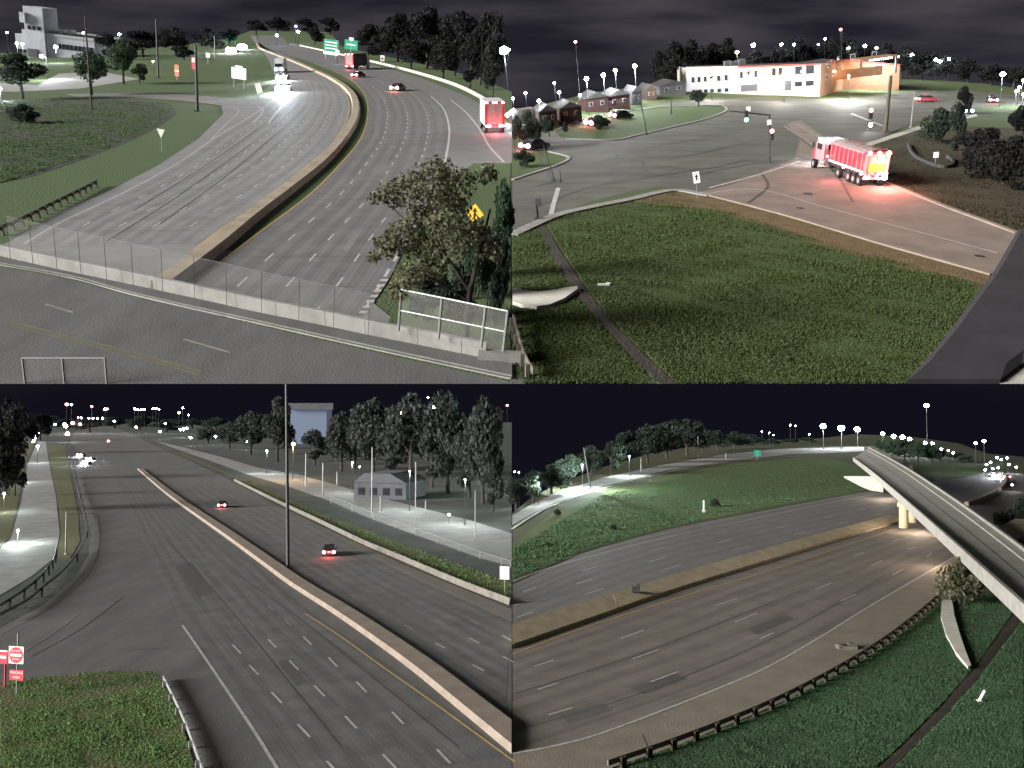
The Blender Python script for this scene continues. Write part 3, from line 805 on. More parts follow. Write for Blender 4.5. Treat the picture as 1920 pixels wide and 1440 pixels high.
# overpass in front
wall_line = [(-10, 478), (100, 503), (205, 525), (290, 543), (400, 567), (480, 585), (600, 609), (700, 630), (830, 656), (912, 673)]
street = patch(q, 'overpass_street', [(-45, 492), (130, 523), (240, 553), (350, 579), (480, 609), (640, 646), (800, 682), (960, 716), (960, 719.6), (-45, 719.6)], .03, 'ul_street')
side = poly_mb(q, [(-45, 470), (100, 503), (205, 525), (290, 543), (400, 567), (480, 585), (700, 630), (912, 673), (960, 681), (960, 709), (800, 675), (640, 640), (480, 604), (350, 575), (240, 549), (130, 519), (-45, 487)], .16)
solo(side, 'overpass_pavement', 'ul_street', q, kind='structure')
kl = curve(q, [(-45, 489), (130, 520.5), (240, 550.5), (350, 576.5), (480, 605.5), (640, 641.5), (800, 676.5), (959, 710.5)], 60)
kb = solo(wall_along(kl, [(.09, 0.0), (.09, .17), (-.06, .17), (-.08, 0.0)]), 'kerb', 'kerb', q, kind='structure')
line(q, [(85, 570), (138, 586)], .16, .04, 'faint_paint', street, n=4)
line(q, [(345, 636), (432, 661)], .16, .04, 'faint_paint', street, n=4)
line(q, [(20, 603), (120, 628), (260, 664), (380, 697)], .22, .04, 'faint_yellow', street)
line(q, [(16, 609), (118, 634), (258, 670), (376, 703)], .18, .04, 'faint_yellow', street)
wl = curve(q, wall_line, 60)
o0 = wl[30].copy()
par = thing('parapet', 'low concrete parapet along the far pavement of the overpass street', 'wall', q, o0, upright=False)
for k in range(12):                                 # cast in lengths
    seg = [p - o0 for p in wl[k * 5:k * 5 + 5 + (1 if k < 11 else 0)]]
    if len(seg) > 1:
        d = (seg[-1] - seg[0]).normalized() * .015
        seg[0] += d; seg[-1] -= d
        wall_along(seg, [(.30, 0), (.28, .84), (.26, .86), (.02, .86), (0, .84), (0, 0)]).part('wall_section', 'dull_concrete', par)
MB().prism([(-.9, -.35), (1.6, -.55), (1.6, .25), (-.9, .35)], 0, .45, Matrix.Translation(q.P(930, 676) - o0)).part('end_block', 'dull_concrete', par)
top_line = [(x, y) for x, y in wall_line]
fence(q, top_line, [20, 62, 107, 152, 200, 250, 305, 365, 425, 490, 560, 625, 690], 72, 'thin grey chain-link fence along the left of the overpass parapet', 'dark_steel', 'wire_thin', .8, 1.0)
fence(q, [(700, 612), (747, 620), (822, 635), (905, 652), (945, 660)], [747, 822, 902, 943], 72, 'bright galvanised chain-link fence panel run in front of the big leafy tree', 'galv', 'wire', .8, 5.0, mid=True)
fence(q, [(-20, 742), (47, 719.5), (121, 719.5), (200, 719.5), (300, 719.5)], [47, 121, 200], 49, 'stub of galvanised fence at the very bottom corner of the overpass street', 'galv', 'wire', 0, 4.0)

# signs, poles
pole_only(q, 172, 206, 30, 'tall thin utility pole beside the round tree at the meadow', 'wood', 4, lean=0.0)
pole_only(q, 370, 209, 84, 'dark stout pole on the mown triangle by the ramp bend', 'dark_steel', 6)
pole_only(q, 297, 146, 36, 'slender grey pole on the far lawn right of the trees', 'dark_steel', 4)
pole_only(q, 403, 112, 68, 'short far pole beside the green roadside near the approach lanes', 'galv', 2)
panel_sign(q, 332, 150, 121, 9, 20, 'sign_orange', 'orange two-panel roadwork sign standing alone on the far lawn', bands=[(.48, .1, 1.02, 'sign_white')], name='roadwork_sign')
panel_sign(q, 364, 133, 107, 9, 20, 'sign_red', 'red and white sign pair just left of the dark stout pole', bands=[(.75, .35, .9, 'sign_white'), (.75, .12, .5, 'sign_red')], name='road_sign')
panel_sign(q, 390, 120, 99, 8, 8, 'sign_white', 'tiny round-looking pale sign high on the far bank', name='road_sign')
t, w, b, h = panel_sign(q, 448, 165, 127, 30, 19, 'sign_white', 'large white board on two posts beside the ramp lawn', posts=2, name='notice_board')
for k in (-1, 1): MB().box((k * w * .2, -.05, h - b * .5), (w * .02, .05, b)).part('joint', 'frame', t)
MB().box((0, 0, h + b * .05), (w * .5, .05, b * .25)).part('top_panel', 'sign_white', t)
t = thing('yield_sign', 'pale inverted triangle sign back at the edge of the mown bank', 'sign', q, q.P(303, 284), -.25)
h = q.hgt(303, 284, 242); w = 17 * q.mpp(284); MB().tube((0, .05, -.2), (0, .05, h), .03, None, 6).part('post', 'galv', t)
MB().prism([(-w / 2, h), (0, h - w * .95), (w / 2, h)], -.02, .02, Matrix.Rotation(math.pi / 2, 4, 'X') @ Matrix.Translation((0, 0, 0))).part('panel', 'sign_back', t)
t, w, b, h = panel_sign(q, 485, 187, 156, 12, 17, 'sign_back', 'tilted grey sign back on the grass nose left of the oncoming lanes', tilt=-.35)
t, w, b, h = panel_sign(q, 620, 110, 74, 30, 26, 'sign_green', 'wide green guide sign with a white bottom panel beyond the bend', posts=2, name='guide_sign',
    bands=[(.12, .2, 1.0, 'sign_white'), (.42, .07, .8, 'sign_white'), (.62, .07, .8, 'sign_white'), (.82, .07, .8, 'sign_white')])
panel_sign(q, 657, 117, 75, 26, 16, 'sign_green', 'smaller green exit sign with a tab, right of the wide guide sign', posts=1, name='guide_sign', bands=[(.5, .12, .7, 'sign_white'), (1.1, .3, .35, 'sign_white')])
panel_sign(q, 716, 128, 104, 8, 10, 'sign_white', 'small white route marker against the dark trees', name='route_marker', bands=[(.5, .3, .5, 'sign_black')])
panel_sign(q, 433, 84, 66, 26, 10, 'sign_green', 'faint green overhead sign at the head of the oncoming lanes', posts=2, name='guide_sign')
# yellow diamond
p = q.P(883, 470); h = q.hgt(883, 470, 382); w = 25 * q.mpp(470)
t = thing('merge_sign', 'yellow diamond sign with a black added-lane arrow, half hidden in leaves', 'sign', q, p, -.25)
MB().tube((0, .05, -.2), (0, .05, h), .05, None, 6).part('post', 'galv', t)
RX = Matrix.Rotation(math.pi / 2, 4, 'X')
MB().prism([(0, h), (-w * .7, h - w * .7), (0, h - w * 1.4), (w * .7, h - w * .7)], -.02, .03, RX).part('panel', 'sign_yellow', t)
z = h - w * .7
MB().prism([(-.07 * w, z - .42 * w), (.07 * w, z - .42 * w), (.07 * w, z + .12 * w), (.2 * w, z + .12 * w), (0, z + .42 * w), (-.2 * w, z + .12 * w), (-.07 * w, z + .12 * w)], .031, .045, RX).part('arrow', 'sign_black', t)
MB().prism([(.07 * w, z - .12 * w), (.3 * w, z - .34 * w), (.36 * w, z - .27 * w), (.07 * w, z + .02 * w)], .031, .045, RX).part('arrow_branch', 'sign_black', t)

# industrial building
q = UL
p = q.P(100, 108); u = q.mpp(108)
B_ = thing('industrial_building', 'pale industrial plant with a blocky tower behind the far trees', 'building', q, p, 0)
def bx(x0, x1, y0, y1, dep, name, mat, zoff=0):
    X0, X1 = (x0 - 100) * u, (x1 - 100) * u; Z0, Z1 = (108 - y1) * u * 1.08, (108 - y0) * u * 1.08
    return MB().box(((X0 + X1) / 2, dep / 2 + zoff, (Z0 + Z1) / 2), (X1 - X0, dep, Z1 - Z0)).part(name, mat, B_)
tw = bx(56, 91, 30, 112, 14, 'tower', 'white_wall', -2)
bx(52, 62, 40, 56, 8, 'tower_annex', 'white_wall', -4)
bx(91, 178, 72, 112, 30, 'hall', 'white_wall')
bx(90, 179, 69, 73, 31, 'parapet', 'frame', -.5)
bx(33, 57, 76, 100, 12, 'side_block', 'white_wall', 0)
bx(44, 57, 68, 77, 8, 'roof_unit', 'frame', 1)
for k, (a, b2) in enumerate([(106, 114), (122, 129)]): bx(a, b2, 60, 70, 6, 'roof_vent', 'frame', 4)
for k in range(9): bx(112 + k * 7.2, 117 + k * 7.2, 84, 92, .4, 'window', 'glass', -.35)
for k in range(3): bx(62 + k * 9, 67 + k * 9, 60, 66, .4, 'window', 'glass', -2.35)
bx(58, 76, 97, 110, .5, 'loading_door', 'dim_grey', -2.5)
street_lamp(q, 107, 118, 90, 'bright wall lamp glowing on the pale industrial hall', 'lamp_white', 14000, WHITE, 4, thick=.8)
for x, y, yb in ((35, 83, 116), (45, 84, 116)):
    street_lamp(q, x, yb, y, 'white flood light at the left foot of the plant tower, %s' % ('outer one' if x < 40 else 'inner one'), 'lamp_white', 5000, WHITE, 3)
street_lamp(q, 90, 150, 107, 'slanted pair of yard lights over the lit lot between the trees', 'lamp_white', 16000, WHITE, 4, arm=-8)
street_lamp(q, 18, 110, 62, 'lone white light left of the plant tower', 'lamp_white', 0, px=2)
street_lamp(q, 160, 116, 63, 'white light standing over the right end of the plant roof', 'lamp_white', 0, px=2)
street_lamp(q, 227, 116, 66, 'white light in the dark just above the round tree', 'lamp_white', 0, px=2.4)
street_lamp(q, 288, 136, 116, 'low warm light on the far bank beside the slender pole', 'lamp_warm', 300, WARM, 2)
street_lamp(q, 2, 190, 168, 'white yard light at the very left under the dark tree', 'lamp_white', 4000, WHITE, 4)

# trees, left
tree(q, 42, 186, 98, 100, 'broad dark tree at the left edge with a low trunk', 'leaf_dark', low=.18)
tree(q, 172, 178, 92, 66, 'dark tree behind the tall thin utility pole', 'leaf_mid', low=.12)
tree(q, 232, 158, 70, 62, 'taller rounded tree right of the utility pole', 'leaf_mid', low=.05)
tree(q, 262, 156, 118, 34, 'small bushy tree at the right foot of the rounded tree', 'leaf_dark', low=.0)
tree(q, 45, 232, 193, 60, 'low dark shrub in the dry weeds', 'leaf_dark', 'shrub', 'shrub')
ROWS = [(480, 64, 36, 44), (520, 62, 30, 50), (575, 63, 34, 50), (618, 66, 32, 50), (205, 112, 62, 60), (268, 108, 56, 70), (330, 103, 50, 70), (388, 98, 50, 60), (345, 112, 86, 50), (430, 84, 52, 36)]
for i, (x, yb, yt, w) in enumerate(ROWS):
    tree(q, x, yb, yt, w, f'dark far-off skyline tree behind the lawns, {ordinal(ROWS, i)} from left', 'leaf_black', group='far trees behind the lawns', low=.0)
ROWS = [(590, 84, 50, 40), (690, 104, 44, 70), (745, 116, 20, 86), (800, 128, 10, 90), (852, 142, 16, 86), (900, 160, 20, 76), (922, 190, 60, 60), (880, 168, 76, 70), (830, 148, 76, 70), (770, 130, 70, 70), (715, 116, 64, 64)]
for i, (x, yb, yt, w) in enumerate(ROWS):
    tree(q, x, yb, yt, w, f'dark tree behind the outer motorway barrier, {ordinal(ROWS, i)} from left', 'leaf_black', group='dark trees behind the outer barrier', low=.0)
street_lamp(q, 946, 168, 95, 'bluish white light shining through the dark trees above the truck', 'lamp_white', 600, COOL, 3)
street_lamp(q, 632, 120, 98, 'blue light under the wide guide sign', 'lamp_blue', 200, COOL, 3)
street_lamp(q, 519, 86, 68, 'bluish far light left of the pale road bend', 'lamp_blue', 0, px=3.4)
street_lamp(q, 559, 82, 61, 'white far light above the pale road bend', 'lamp_white', 0, px=3)
street_lamp(q, 554, 82, 50, 'dim blue far light highest over the bend', 'lamp_blue', 0, px=2)

# near tree, right
p = q.P(872, 640); u = q.mpp(640)
t = thing('foreground_tree', 'big olive tree reaching over the motorway behind the bright fence', 'tree', q, p, 0)
bk = MB().tube((0, 0, -.5), (0, 0, 3.2), .22, .16, 8).tube((0, 0, 2.8), (-2.6, .5, 6.0), .14, .07, 6).tube((-1.2, .2, 4.2), (-4.6, 1.2, 6.6), .07, .03, 5).tube((0, 0, 3), (.6, .6, 7.2), .13, .05, 6).tube((-.2, 0, 2.4), (-3.6, -.2, 4.1), .08, .03, 5)
bk.part('trunk', 'bark', t)
lob = [(790, 372, 46), (745, 392, 36), (712, 405, 26), (832, 372, 36), (818, 420, 44), (770, 440, 34), (745, 470, 36), (712, 496, 27), (782, 485, 38), (830, 470, 40), (880, 352, 22), (765, 530, 32), (740, 560, 22), (725, 478, 20), (872, 446, 30), (800, 350, 24), (900, 470, 28), (805, 525, 28), (695, 508, 14), (690, 408, 12)]
pts, sz = [], []
for (x, y, r) in lob:
    ch = (640 - y) * u * 1.08 + .0
    cpos = np.array([(x - 872) * u, RNG.uniform(-.8, .8), ch])
    n = int(r * r * .30)
    d = RNG.normal(size=(n, 3)); d /= np.linalg.norm(d, axis=1)[:, None]
    pts.append(cpos + d * (r * u * RNG.uniform(.2, 1.1, n) ** .6)[:, None] * np.array([1, .9, .85])); sz.append(RNG.uniform(.13, .34, n))
pts = np.concatenate(pts); sz = np.concatenate(sz)
keep = pts[:, 0] < (953 - 872) * u * .93
me = cards_mesh('crown', pts[keep], sz[keep], RNG, 'leaf_olive')
o = bpy.data.objects.new('crown', me); COL.objects.link(o); o.parent = t
for i, (x, yb, yt, w) in enumerate([(925, 520, 330, 60), (890, 560, 420, 74), (930, 610, 440, 46), (800, 600, 505, 70), (850, 600, 490, 80)]):
    tree(q, x, yb, yt, w, ['bright green shrub tree beside the yellow diamond sign', 'green bush under the yellow diamond sign', 'dark green bush behind the right end of the bright fence', 'leafy low bush behind the left end of the bright fence', 'leafy low bush behind the middle of the bright fence'][i],
         ['leaf_mid', 'leaf_mid', 'leaf_dark', 'leaf_dark', 'leaf_dark'][i], 'bush', 'bush')

grass(q, [(0, 188), (60, 186), (200, 182), (312, 196), (325, 212), (298, 233), (240, 262), (150, 297), (60, 326), (0, 343)], 50000, .08, .24, 'blade_dry', 'field_weeds', 'brown dry weeds filling the field left of the motorway', .07)
# vehicles
car(q, 535, 172, math.pi, 'oncoming car with glaring headlights, nearest on the left lanes', 'silver_body', None, 'head_light', scale=1.35, light=26000, lamp=.62)
car(q, 532, 150, math.pi, 'oncoming car close behind the nearest glaring headlights', 'black_body', None, 'head_light', scale=1.35, light=14000, lamp=.5)
box_truck(q, 531, 134, math.pi + .1, 'oncoming truck with bluish headlights third in the left lanes', 3.0, 4.4, 9, light=0, head='lamp_blue')
car(q, 438, 99, math.pi, 'far car with bluish white headlights at the left of the approach', 'black_body', None, 'head_light', scale=2.0, lamp=.85)
car(q, 458, 92, math.pi, 'far car with white headlights at the right of the approach', 'silver_body', None, 'head_light', scale=2.0, lamp=.85)
car(q, 747, 170, -.25, 'car with joined bright red tail lights on the right lanes', 'black_body', 'lamp_pink', None, scale=1.25, light=140, lamp=.3)
car(q, 673, 145, -.35, 'car with small red tail lights just below the lorry', 'black_body', 'lamp_pink', None, scale=1.25, light=80, lamp=.24)
box_truck(q, 656, 131, -.35, 'lorry with many red lights at the bend of the right lanes', 3.4, 5.4, 12, box='dim_grey', frame='red_body', light=200)
box_truck(q, 928, 250, .13, 'box truck with red rear frame lights on the slip lane under dark trees', 3.1, 4.7, 9, light=320)

# =================================================================== UPPER RIGHT: the intersection
q = UR
pts = [(960, 719.6), (2160, 719.6), (2160, 168), (1920, 168), (1860, 158), (1790, 152), (1700, 146), (1580, 142), (1400, 148), (1290, 156), (1200, 162), (1120, 172), (1040, 190), (960, 214)]
a = [q.P(x, y, -.03) for x, y in pts]
mb = poly_mb(q, pts, -.03)
n = len(pts); lo = [p + Vector((0, 6 if i < 2 else 0, -1.2)) for i, p in enumerate(a)]
mb.add(a + lo, [(i, (i + 1) % n, n + (i + 1) % n, n + i) for i in range(n)])
solo(mb, 'ground', 'ur_grass', q, kind='structure')
road_pts = [(961, 442), (1000, 424), (1040, 407), (1110, 390), (1180, 376), (1262, 358), (1330, 366), (1420, 390), (1600, 370), (1600, 290), (1640, 262), (1700, 236), (1790, 205), (1880, 196), (2160, 205), (2160, 178), (1900, 178), (1820, 170), (1700, 172), (1620, 182), (1540, 186), (1440, 182), (1340, 184), (1280, 190), (1200, 203), (1130, 220), (1060, 236), (961, 278)]
street = patch(q, 'intersection', road_pts, .01, 'ur_road')
ramp = patch(q, 'ramp_pavement', [(1305, 362), (1375, 345), (1440, 318), (1490, 297), (1500, 262), (1475, 232), (1500, 226), (1540, 252), (1570, 285), (1600, 312), (1655, 341), (1720, 368), (1780, 392), (1840, 414), (1907, 438), (1862, 516), (1760, 487), (1650, 456), (1500, 411), (1400, 383)], .02, 'ur_ramp')
patch(q, 'lawn', [(1040, 244), (1080, 228), (1120, 216), (1190, 206), (1250, 200), (1345, 197), (1362, 205), (1345, 215), (1310, 226), (1250, 240), (1190, 254), (1150, 262), (1060, 260)], .02, 'ur_lawn', 60)
patch(q, 'lawn', [(961, 284), (1030, 284), (1066, 295), (1045, 309), (1000, 324), (961, 338)], .02, 'ur_lawn')
patch(q, 'lawn', [(1060, 395), (1110, 377), (1180, 359), (1240, 349), (1262, 354), (1200, 366), (1120, 384), (1075, 399)], .02, 'ur_grass')
patch(q, 'lawn', [(1340, 172), (1440, 178), (1530, 183), (1600, 178), (1700, 172), (1700, 164), (1580, 164), (1520, 170), (1440, 168), (1300, 166)], .02, 'ur_lawn')
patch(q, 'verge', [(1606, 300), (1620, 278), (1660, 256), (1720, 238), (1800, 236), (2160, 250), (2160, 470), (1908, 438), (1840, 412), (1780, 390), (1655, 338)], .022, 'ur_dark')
patch(q, 'dead_grass_strip', [(1180, 376), (1262, 360), (1330, 368), (1500, 412), (1650, 458), (1862, 518), (1850, 545), (1700, 506), (1560, 468), (1440, 428), (1330, 392), (1240, 386)], .016, 'dry')
def kerb_run(q, pts, w=.35, h=.14, mat='kerb', n=40):
    cv = curve(q, pts, n)
    return solo(wall_along(cv, [(w / 2, 0), (w / 2, h), (-w / 2, h), (-w / 2, 0)]), 'kerb', mat, q, kind='structure')
kerb_run(q, [(961, 441), (1040, 406), (1110, 389), (1180, 375), (1262, 358), (1330, 367)], 1.0, .12)
kerb_run(q, [(1330, 367), (1420, 390), (1500, 412), (1650, 457), (1760, 488), (1860, 516)], .5, .14, 'dull_tan')
kerb_run(q, [(1907, 438), (1840, 413), (1780, 391), (1720, 367), (1655, 340), (1600, 310)], .5, .14, 'dull_tan')
kerb_run(q, [(1040, 246), (1080, 229), (1120, 217), (1190, 207), (1250, 201), (1345, 198), (1362, 206), (1345, 216), (1310, 227), (1250, 241), (1190, 255), (1150, 263), (1060, 261)], .5, .12)
kerb_run(q, [(961, 338), (1000, 325), (1045, 310), (1066, 296), (1030, 285)], .4, .12)
patch(q, 'footpath', [(1600, 300), (1625, 268), (1720, 237), (1830, 214), (1834, 218), (1724, 243), (1635, 272), (1612, 300)], .03, 'concrete')
cracks = [[(1000, 350), (1080, 330), (1170, 322), (1260, 330)], [(1100, 300), (1180, 300), (1300, 318), (1400, 300)], [(1040, 318), (1120, 306), (1210, 278), (1300, 262), (1400, 240)], [(1140, 262), (1160, 300), (1150, 340)], [(1250, 300), (1320, 285), (1400, 268)],
          [(1300, 330), (1360, 316), (1440, 303), (1520, 298)], [(1440, 303), (1462, 312)], [(1480, 245), (1520, 275), (1570, 330), (1600, 380)], [(1400, 382), (1430, 360), (1440, 345), (1425, 322)], [(1010, 280), (1032, 330), (1050, 362)], [(1380, 232), (1440, 262), (1490, 285)], [(1000, 390), (1100, 352), (1200, 335), (1300, 318)], [(1490, 290), (1516, 300)], [(1560, 205), (1640, 210), (1720, 204)], [(1200, 290), (1215, 330)]]
for c in cracks: line(q, c, .28, .032, 'crack', street, 'tar_seam', 14)
line(q, [(1047, 352), (1040, 375), (1033, 402)], .45, .036, 'white_paint', street, 'crosswalk_line', 6)
line(q, [(1597, 213), (1655, 236)], .6, .036, 'white_paint', street, 'stop_line', 4)
line(q, [(1330, 352), (1420, 328), (1500, 302)], .35, .038, 'concrete', ramp, 'joint_line', 8)
line(q, [(1310, 365), (1420, 355), (1560, 392), (1720, 434), (1870, 474)], .18, .038, 'concrete', ramp, 'joint_line', 20)
line(q, [(1492, 232), (1545, 262)], .5, .038, 'faint_paint', ramp, 'lane_line', 8)
line(q, [(1470, 236), (1530, 275)], .4, .038, 'faint_paint', ramp, 'lane_line', 8)
for x, y, rx in ((1515, 363, 1.0), (1836, 480, .7), (1500, 390, .7)):
    c = q.P(x, y, .034); MB_ = MB().tube(c, c + Vector((0, 0, .02)), rx * .5, None, 14)
    MB_.part('manhole_cover', 'tar', ramp)
patch(q, 'painted_shadow', [(1004, 416), (1020, 418), (1050, 470), (1100, 545), (1160, 618), (1220, 676), (1268, 719.6), (1238, 719.6), (1190, 676), (1130, 610), (1082, 550), (1040, 488)], .012, 'shade_and_block')  # pole shadow painted across the grass as a dark strip
patch(q, 'painted_shadow_core', [(1008, 418), (1014, 418), (1042, 470), (1090, 545), (1150, 618), (1206, 676), (1254, 719.6), (1246, 719.6), (1198, 676), (1142, 614), (1086, 548), (1040, 480)], .016, 'tar')  # darker core of the painted pole shadow
grass(q, [(961, 442), (1040, 408), (1180, 378), (1262, 362), (1330, 384), (1500, 440), (1640, 480), (1862, 540), (1770, 719), (961, 719)], 190000, .04, .12, 'blade_dark', 'rough_grass', 'rough green and brown grass on the bank before the intersection', .05, holes=[[(1000, 412), (1022, 414), (1054, 470), (1104, 545), (1164, 618), (1224, 676), (1274, 722), (1232, 722), (1186, 676), (1126, 610), (1078, 550), (1036, 488)]])
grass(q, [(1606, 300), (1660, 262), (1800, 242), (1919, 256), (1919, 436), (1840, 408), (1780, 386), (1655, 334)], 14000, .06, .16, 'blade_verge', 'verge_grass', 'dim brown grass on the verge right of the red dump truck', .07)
# crescent wall, debris
q = UR
def crescent(q, up_pts, lo_pts, h, label):
    base = [q.P(x, y) for x, y in up_pts] + [q.P(x, y) for x, y in reversed(lo_pts)]
    o0 = base[0].copy(); mb = MB(); n = len(base)
    v0 = [p - o0 - Vector((0, 0, .2)) for p in base]; v1 = [p - o0 + Vector((0, 0, h)) for p in base]
    mb.add(v0 + v1, [(i, (i + 1) % n, n + (i + 1) % n, n + i) for i in range(n)])
    m = len(up_pts)
    mb.add(v1, [(i, i + 1, n - 2 - i, n - 1 - i) for i in range(m - 1)])
    return solo(mb, 'wing_wall', 'pale_concrete', q, label, 'wall', loc=o0)
crescent(q, [(961, 546), (985, 551), (1010, 553), (1040, 550), (1065, 545), (1082, 543)], [(961, 572), (980, 578), (1006, 581), (1030, 578), (1058, 566), (1083, 548)], .25, 'pale crescent of concrete wing wall in the dark grass, left of the painted shadow strip')
MB_ = MB().box((0, 0, .06), (.75, .22, .1)).box((.3, .05, .14), (.25, .2, .06)); solo(MB_, 'litter', 'sign_white', q, 'pale scrap of litter lying in the dark grass right of the painted shadow strip', 'litter', loc=q.P(1132, 535))
guardrail(q, [(962, 612), (972, 650), (985, 690), (1000, 718)], 16, 'dark guardrail in the bottom corner below the pale crescent wall', posts=6)
patch(q, 'road_edge', [(961, 650), (972, 675), (985, 719.6), (961, 719.6)], .02, 'ul_street')
# leaning camera mast at the lower right
pA = [q.P(1908, 436), q.P(1862, 515), q.P(1770, 640), q.P(1702, 719.6), q.P(1874, 719.6), q.P(1912, 690), q.P(2160, 640), q.P(2160, 380)]
mb = MB(); o0 = q.P(1850, 640); n = len(pA)
vb = [p - o0 for p in pA]; vt = [p - o0 + Vector((0, 0, .5)) + Vector((.0, .0, 0)) for p in pA]
ring = [Vector(p) for p in vb]
mid = [(p + sum((x for x in vb), Vector()) / n * .0) * 1.0 + Vector((0, 0, .25)) for p in vb]
cen = sum(vb, Vector()) / n
top = [p.lerp(cen, .12) + Vector((0, 0, .45)) for p in vb]
mb.loft([ring, mid, top], True, True)
solo(mb, 'housing', 'mast', q, 'huge matt dark housing cutting across the lower right of the intersection view', 'housing', loc=o0)
patch(q, 'corner_path', [(1874, 719.6), (1912, 690), (2160, 660), (2160, 719.6)], .03, 'concrete')

# ---- building
q = UR
foot = [(1288, 171), (1385, 176), (1537, 182), (1580, 168), (1685, 170)]
g = [q.P(x, y) for x, y in foot]; o0 = g[1].copy()
B_ = thing('office_block', 'long two-storey pale office block with orange brick wing across the junction', 'building', q, o0, 0)
up = Vector((0, 0, 1)); inv = B_.matrix_world.inverted() @ q.M
g = [inv @ p for p in g]
H = [q.hgt(1288, 171, 133), q.hgt(1385, 176, 131), q.hgt(1537, 182, 126), q.hgt(1580, 168, 119), q.hgt(1685, 170, 128)]
H = [5.4, 6.0, 7.0, 7.0, 6.0]
mats = ['white_wall', 'cream_wall', 'brick', 'brick']
back = Vector((0, 16, 0))
def window(a, b, f0, f1, h0, h1, lit=None, door=False):
    """window on the wall a-b between fractions f0..f1 and heights h0..h1"""
    d = (b - a); L_ = d.length; d.normalize(); nrm = Vector((d.y, -d.x, 0))
    ang = math.atan2(d.y, d.x); c = a + d * L_ * (f0 + f1) / 2; w = L_ * (f1 - f0); hh = h1 - h0
    R = Matrix.Translation((c.x, c.y, (h0 + h1) / 2)) @ Matrix.Rotation(ang, 4, 'Z')
    fr = MB()
    for s in (-1, 1):
        fr.box((s * w / 2, -.06, 0), (.10, .16, hh + .1), R); fr.box((0, -.06, s * hh / 2), (w - .1, .15, .10), R)
    fo = fr.part('door' if door else 'window', 'frame', B_)
    pn = MB().box((0, -.03, 0), (w - .1, .06, hh - .1), R).part('pane', lit or 'glass', fo)
    return fo
for i in range(4):
    a, b = g[i], g[i + 1]
    mb = MB()
    vs = [a + Vector((0, 0, -1)), b + Vector((0, 0, -1)), b + Vector((0, 0, H[i + 1])), a + Vector((0, 0, H[i]))]
    th = Vector((0, .4, 0)); vs += [v + th for v in vs]
    mb.add(vs, [(0, 1, 2, 3), (5, 4, 7, 6), (3, 2, 6, 7), (0, 3, 7, 4), (1, 5, 6, 2)]).part('wall', mats[i], B_)
    d = (b - a).normalized(); nn = Vector((d.y, -d.x, 0)) * .15
    vs = [a + nn + Vector((0, 0, H[i] - .05)), b + nn + Vector((0, 0, H[i + 1] - .05)), b + nn + Vector((0, 0, H[i + 1] + .3)), a + nn + Vector((0, 0, H[i] + .3))]
    vs += [v + Vector((0, .6, 0)) for v in vs]
    MB().add(vs, [(0, 1, 2, 3), (5, 4, 7, 6), (3, 2, 6, 7), (0, 4, 5, 1), (0, 3, 7, 4), (1, 5, 6, 2)]).part('roof_trim', 'red_trim' if i else 'frame', B_)
rf = [p + Vector((0, .3, h - .15)) for p, h in zip(g, H)]; rb = [p + back + Vector((0, 0, h - .15)) for p, h in zip(g, H)]
roof = MB().loft([rf, rb]).part('roof', 'roof', B_)
MB().loft([[p + Vector((0, 0, -6)) for p in rb], rb]).part('back_wall', 'dim_wall', B_)
for i in (0, 4): MB().add([g[i], g[i] + back, g[i] + back + Vector((0, 0, H[i])), g[i] + Vector((0, 0, H[i]))], [(0, 1, 2, 3)]).part('end_wall', 'cream_wall' if i == 0 else 'brick', B_)
A, Bq = g[0], g[1]
for f in (.10, .22, .34, .46, .60, .74): 
    window(A, Bq, f, f + .065, 3.2, 4.5); window(A, Bq, f, f + .075, .6, 1.5)
A, Bq = g[1], g[2]
for f in (.02, .11, .20): window(A, Bq, f, f + .04, 3.5, 5.0)
for f in (.42, .50): window(A, Bq, f, f + .05, 3.5, 5.2)
window(A, Bq, .56, .65, 3.3, 5.2, 'cream_wall'); window(A, Bq, .70, .79, 3.4, 5.2); window(A, Bq, .70, .79, .7, 1.9); window(A, Bq, .83, .93, 3.3, 5.3); window(A, Bq, .83, .93, .7, 1.9)
window(A, Bq, .03, .24, .4, 2.0, 'dim_grey', True); window(A, Bq, .58, .66, 0, 2.3, 'dim_grey', True)
A, Bq = g[2], g[3]
for f in (.25, .42, .7): window(A, Bq, f, f + .07, 3.7, 5.0)
for f in (.2, .5, .78): window(A, Bq, f, f + .09, 1.2, 2.4)
A, Bq = g[3], g[4]
window(A, Bq, .12, .2, 3.6, 4.8); window(A, Bq, .5, .58, 3.6, 4.8)
# canopy with lit underside
c = g[3].lerp(g[4], .42); cn = MB().box((c.x + .5, c.y - 3.5, 3.7), (9, 6.5, .35)).part('canopy', 'brick', B_)
MB().box((c.x + 1.0, c.y - 5.0, 3.42), (5.0, 3.0, .12)).part('light_panel', 'lamp_white', cn)
for dx in (-3.8, 4.6): MB().box((c.x + dx, c.y - 6.2, 1.7), (.4, .4, 3.6)).part('canopy_post', 'dim_grey', B_)
lamp_light('canopy_light', B_, (c.x + 1, c.y - 5, 3.2), 1500, (1.0, .75, .5))
MB().box((c.x - 6, c.y - 7, 1.0), (14, .5, 2.2)).part('low_wall', 'brick', B_)
for k, (f, s, h2) in enumerate(((.35, 1, 1.2), (.5, 1.6, .8), (.62, 1.0, 1.5))):
    p = g[0].lerp(g[1], f + .4); MB().box((p.x + 2, p.y + 6, 6.6), (s * 1.6, 2, h2)).part('roof_unit', 'dim_grey', roof)
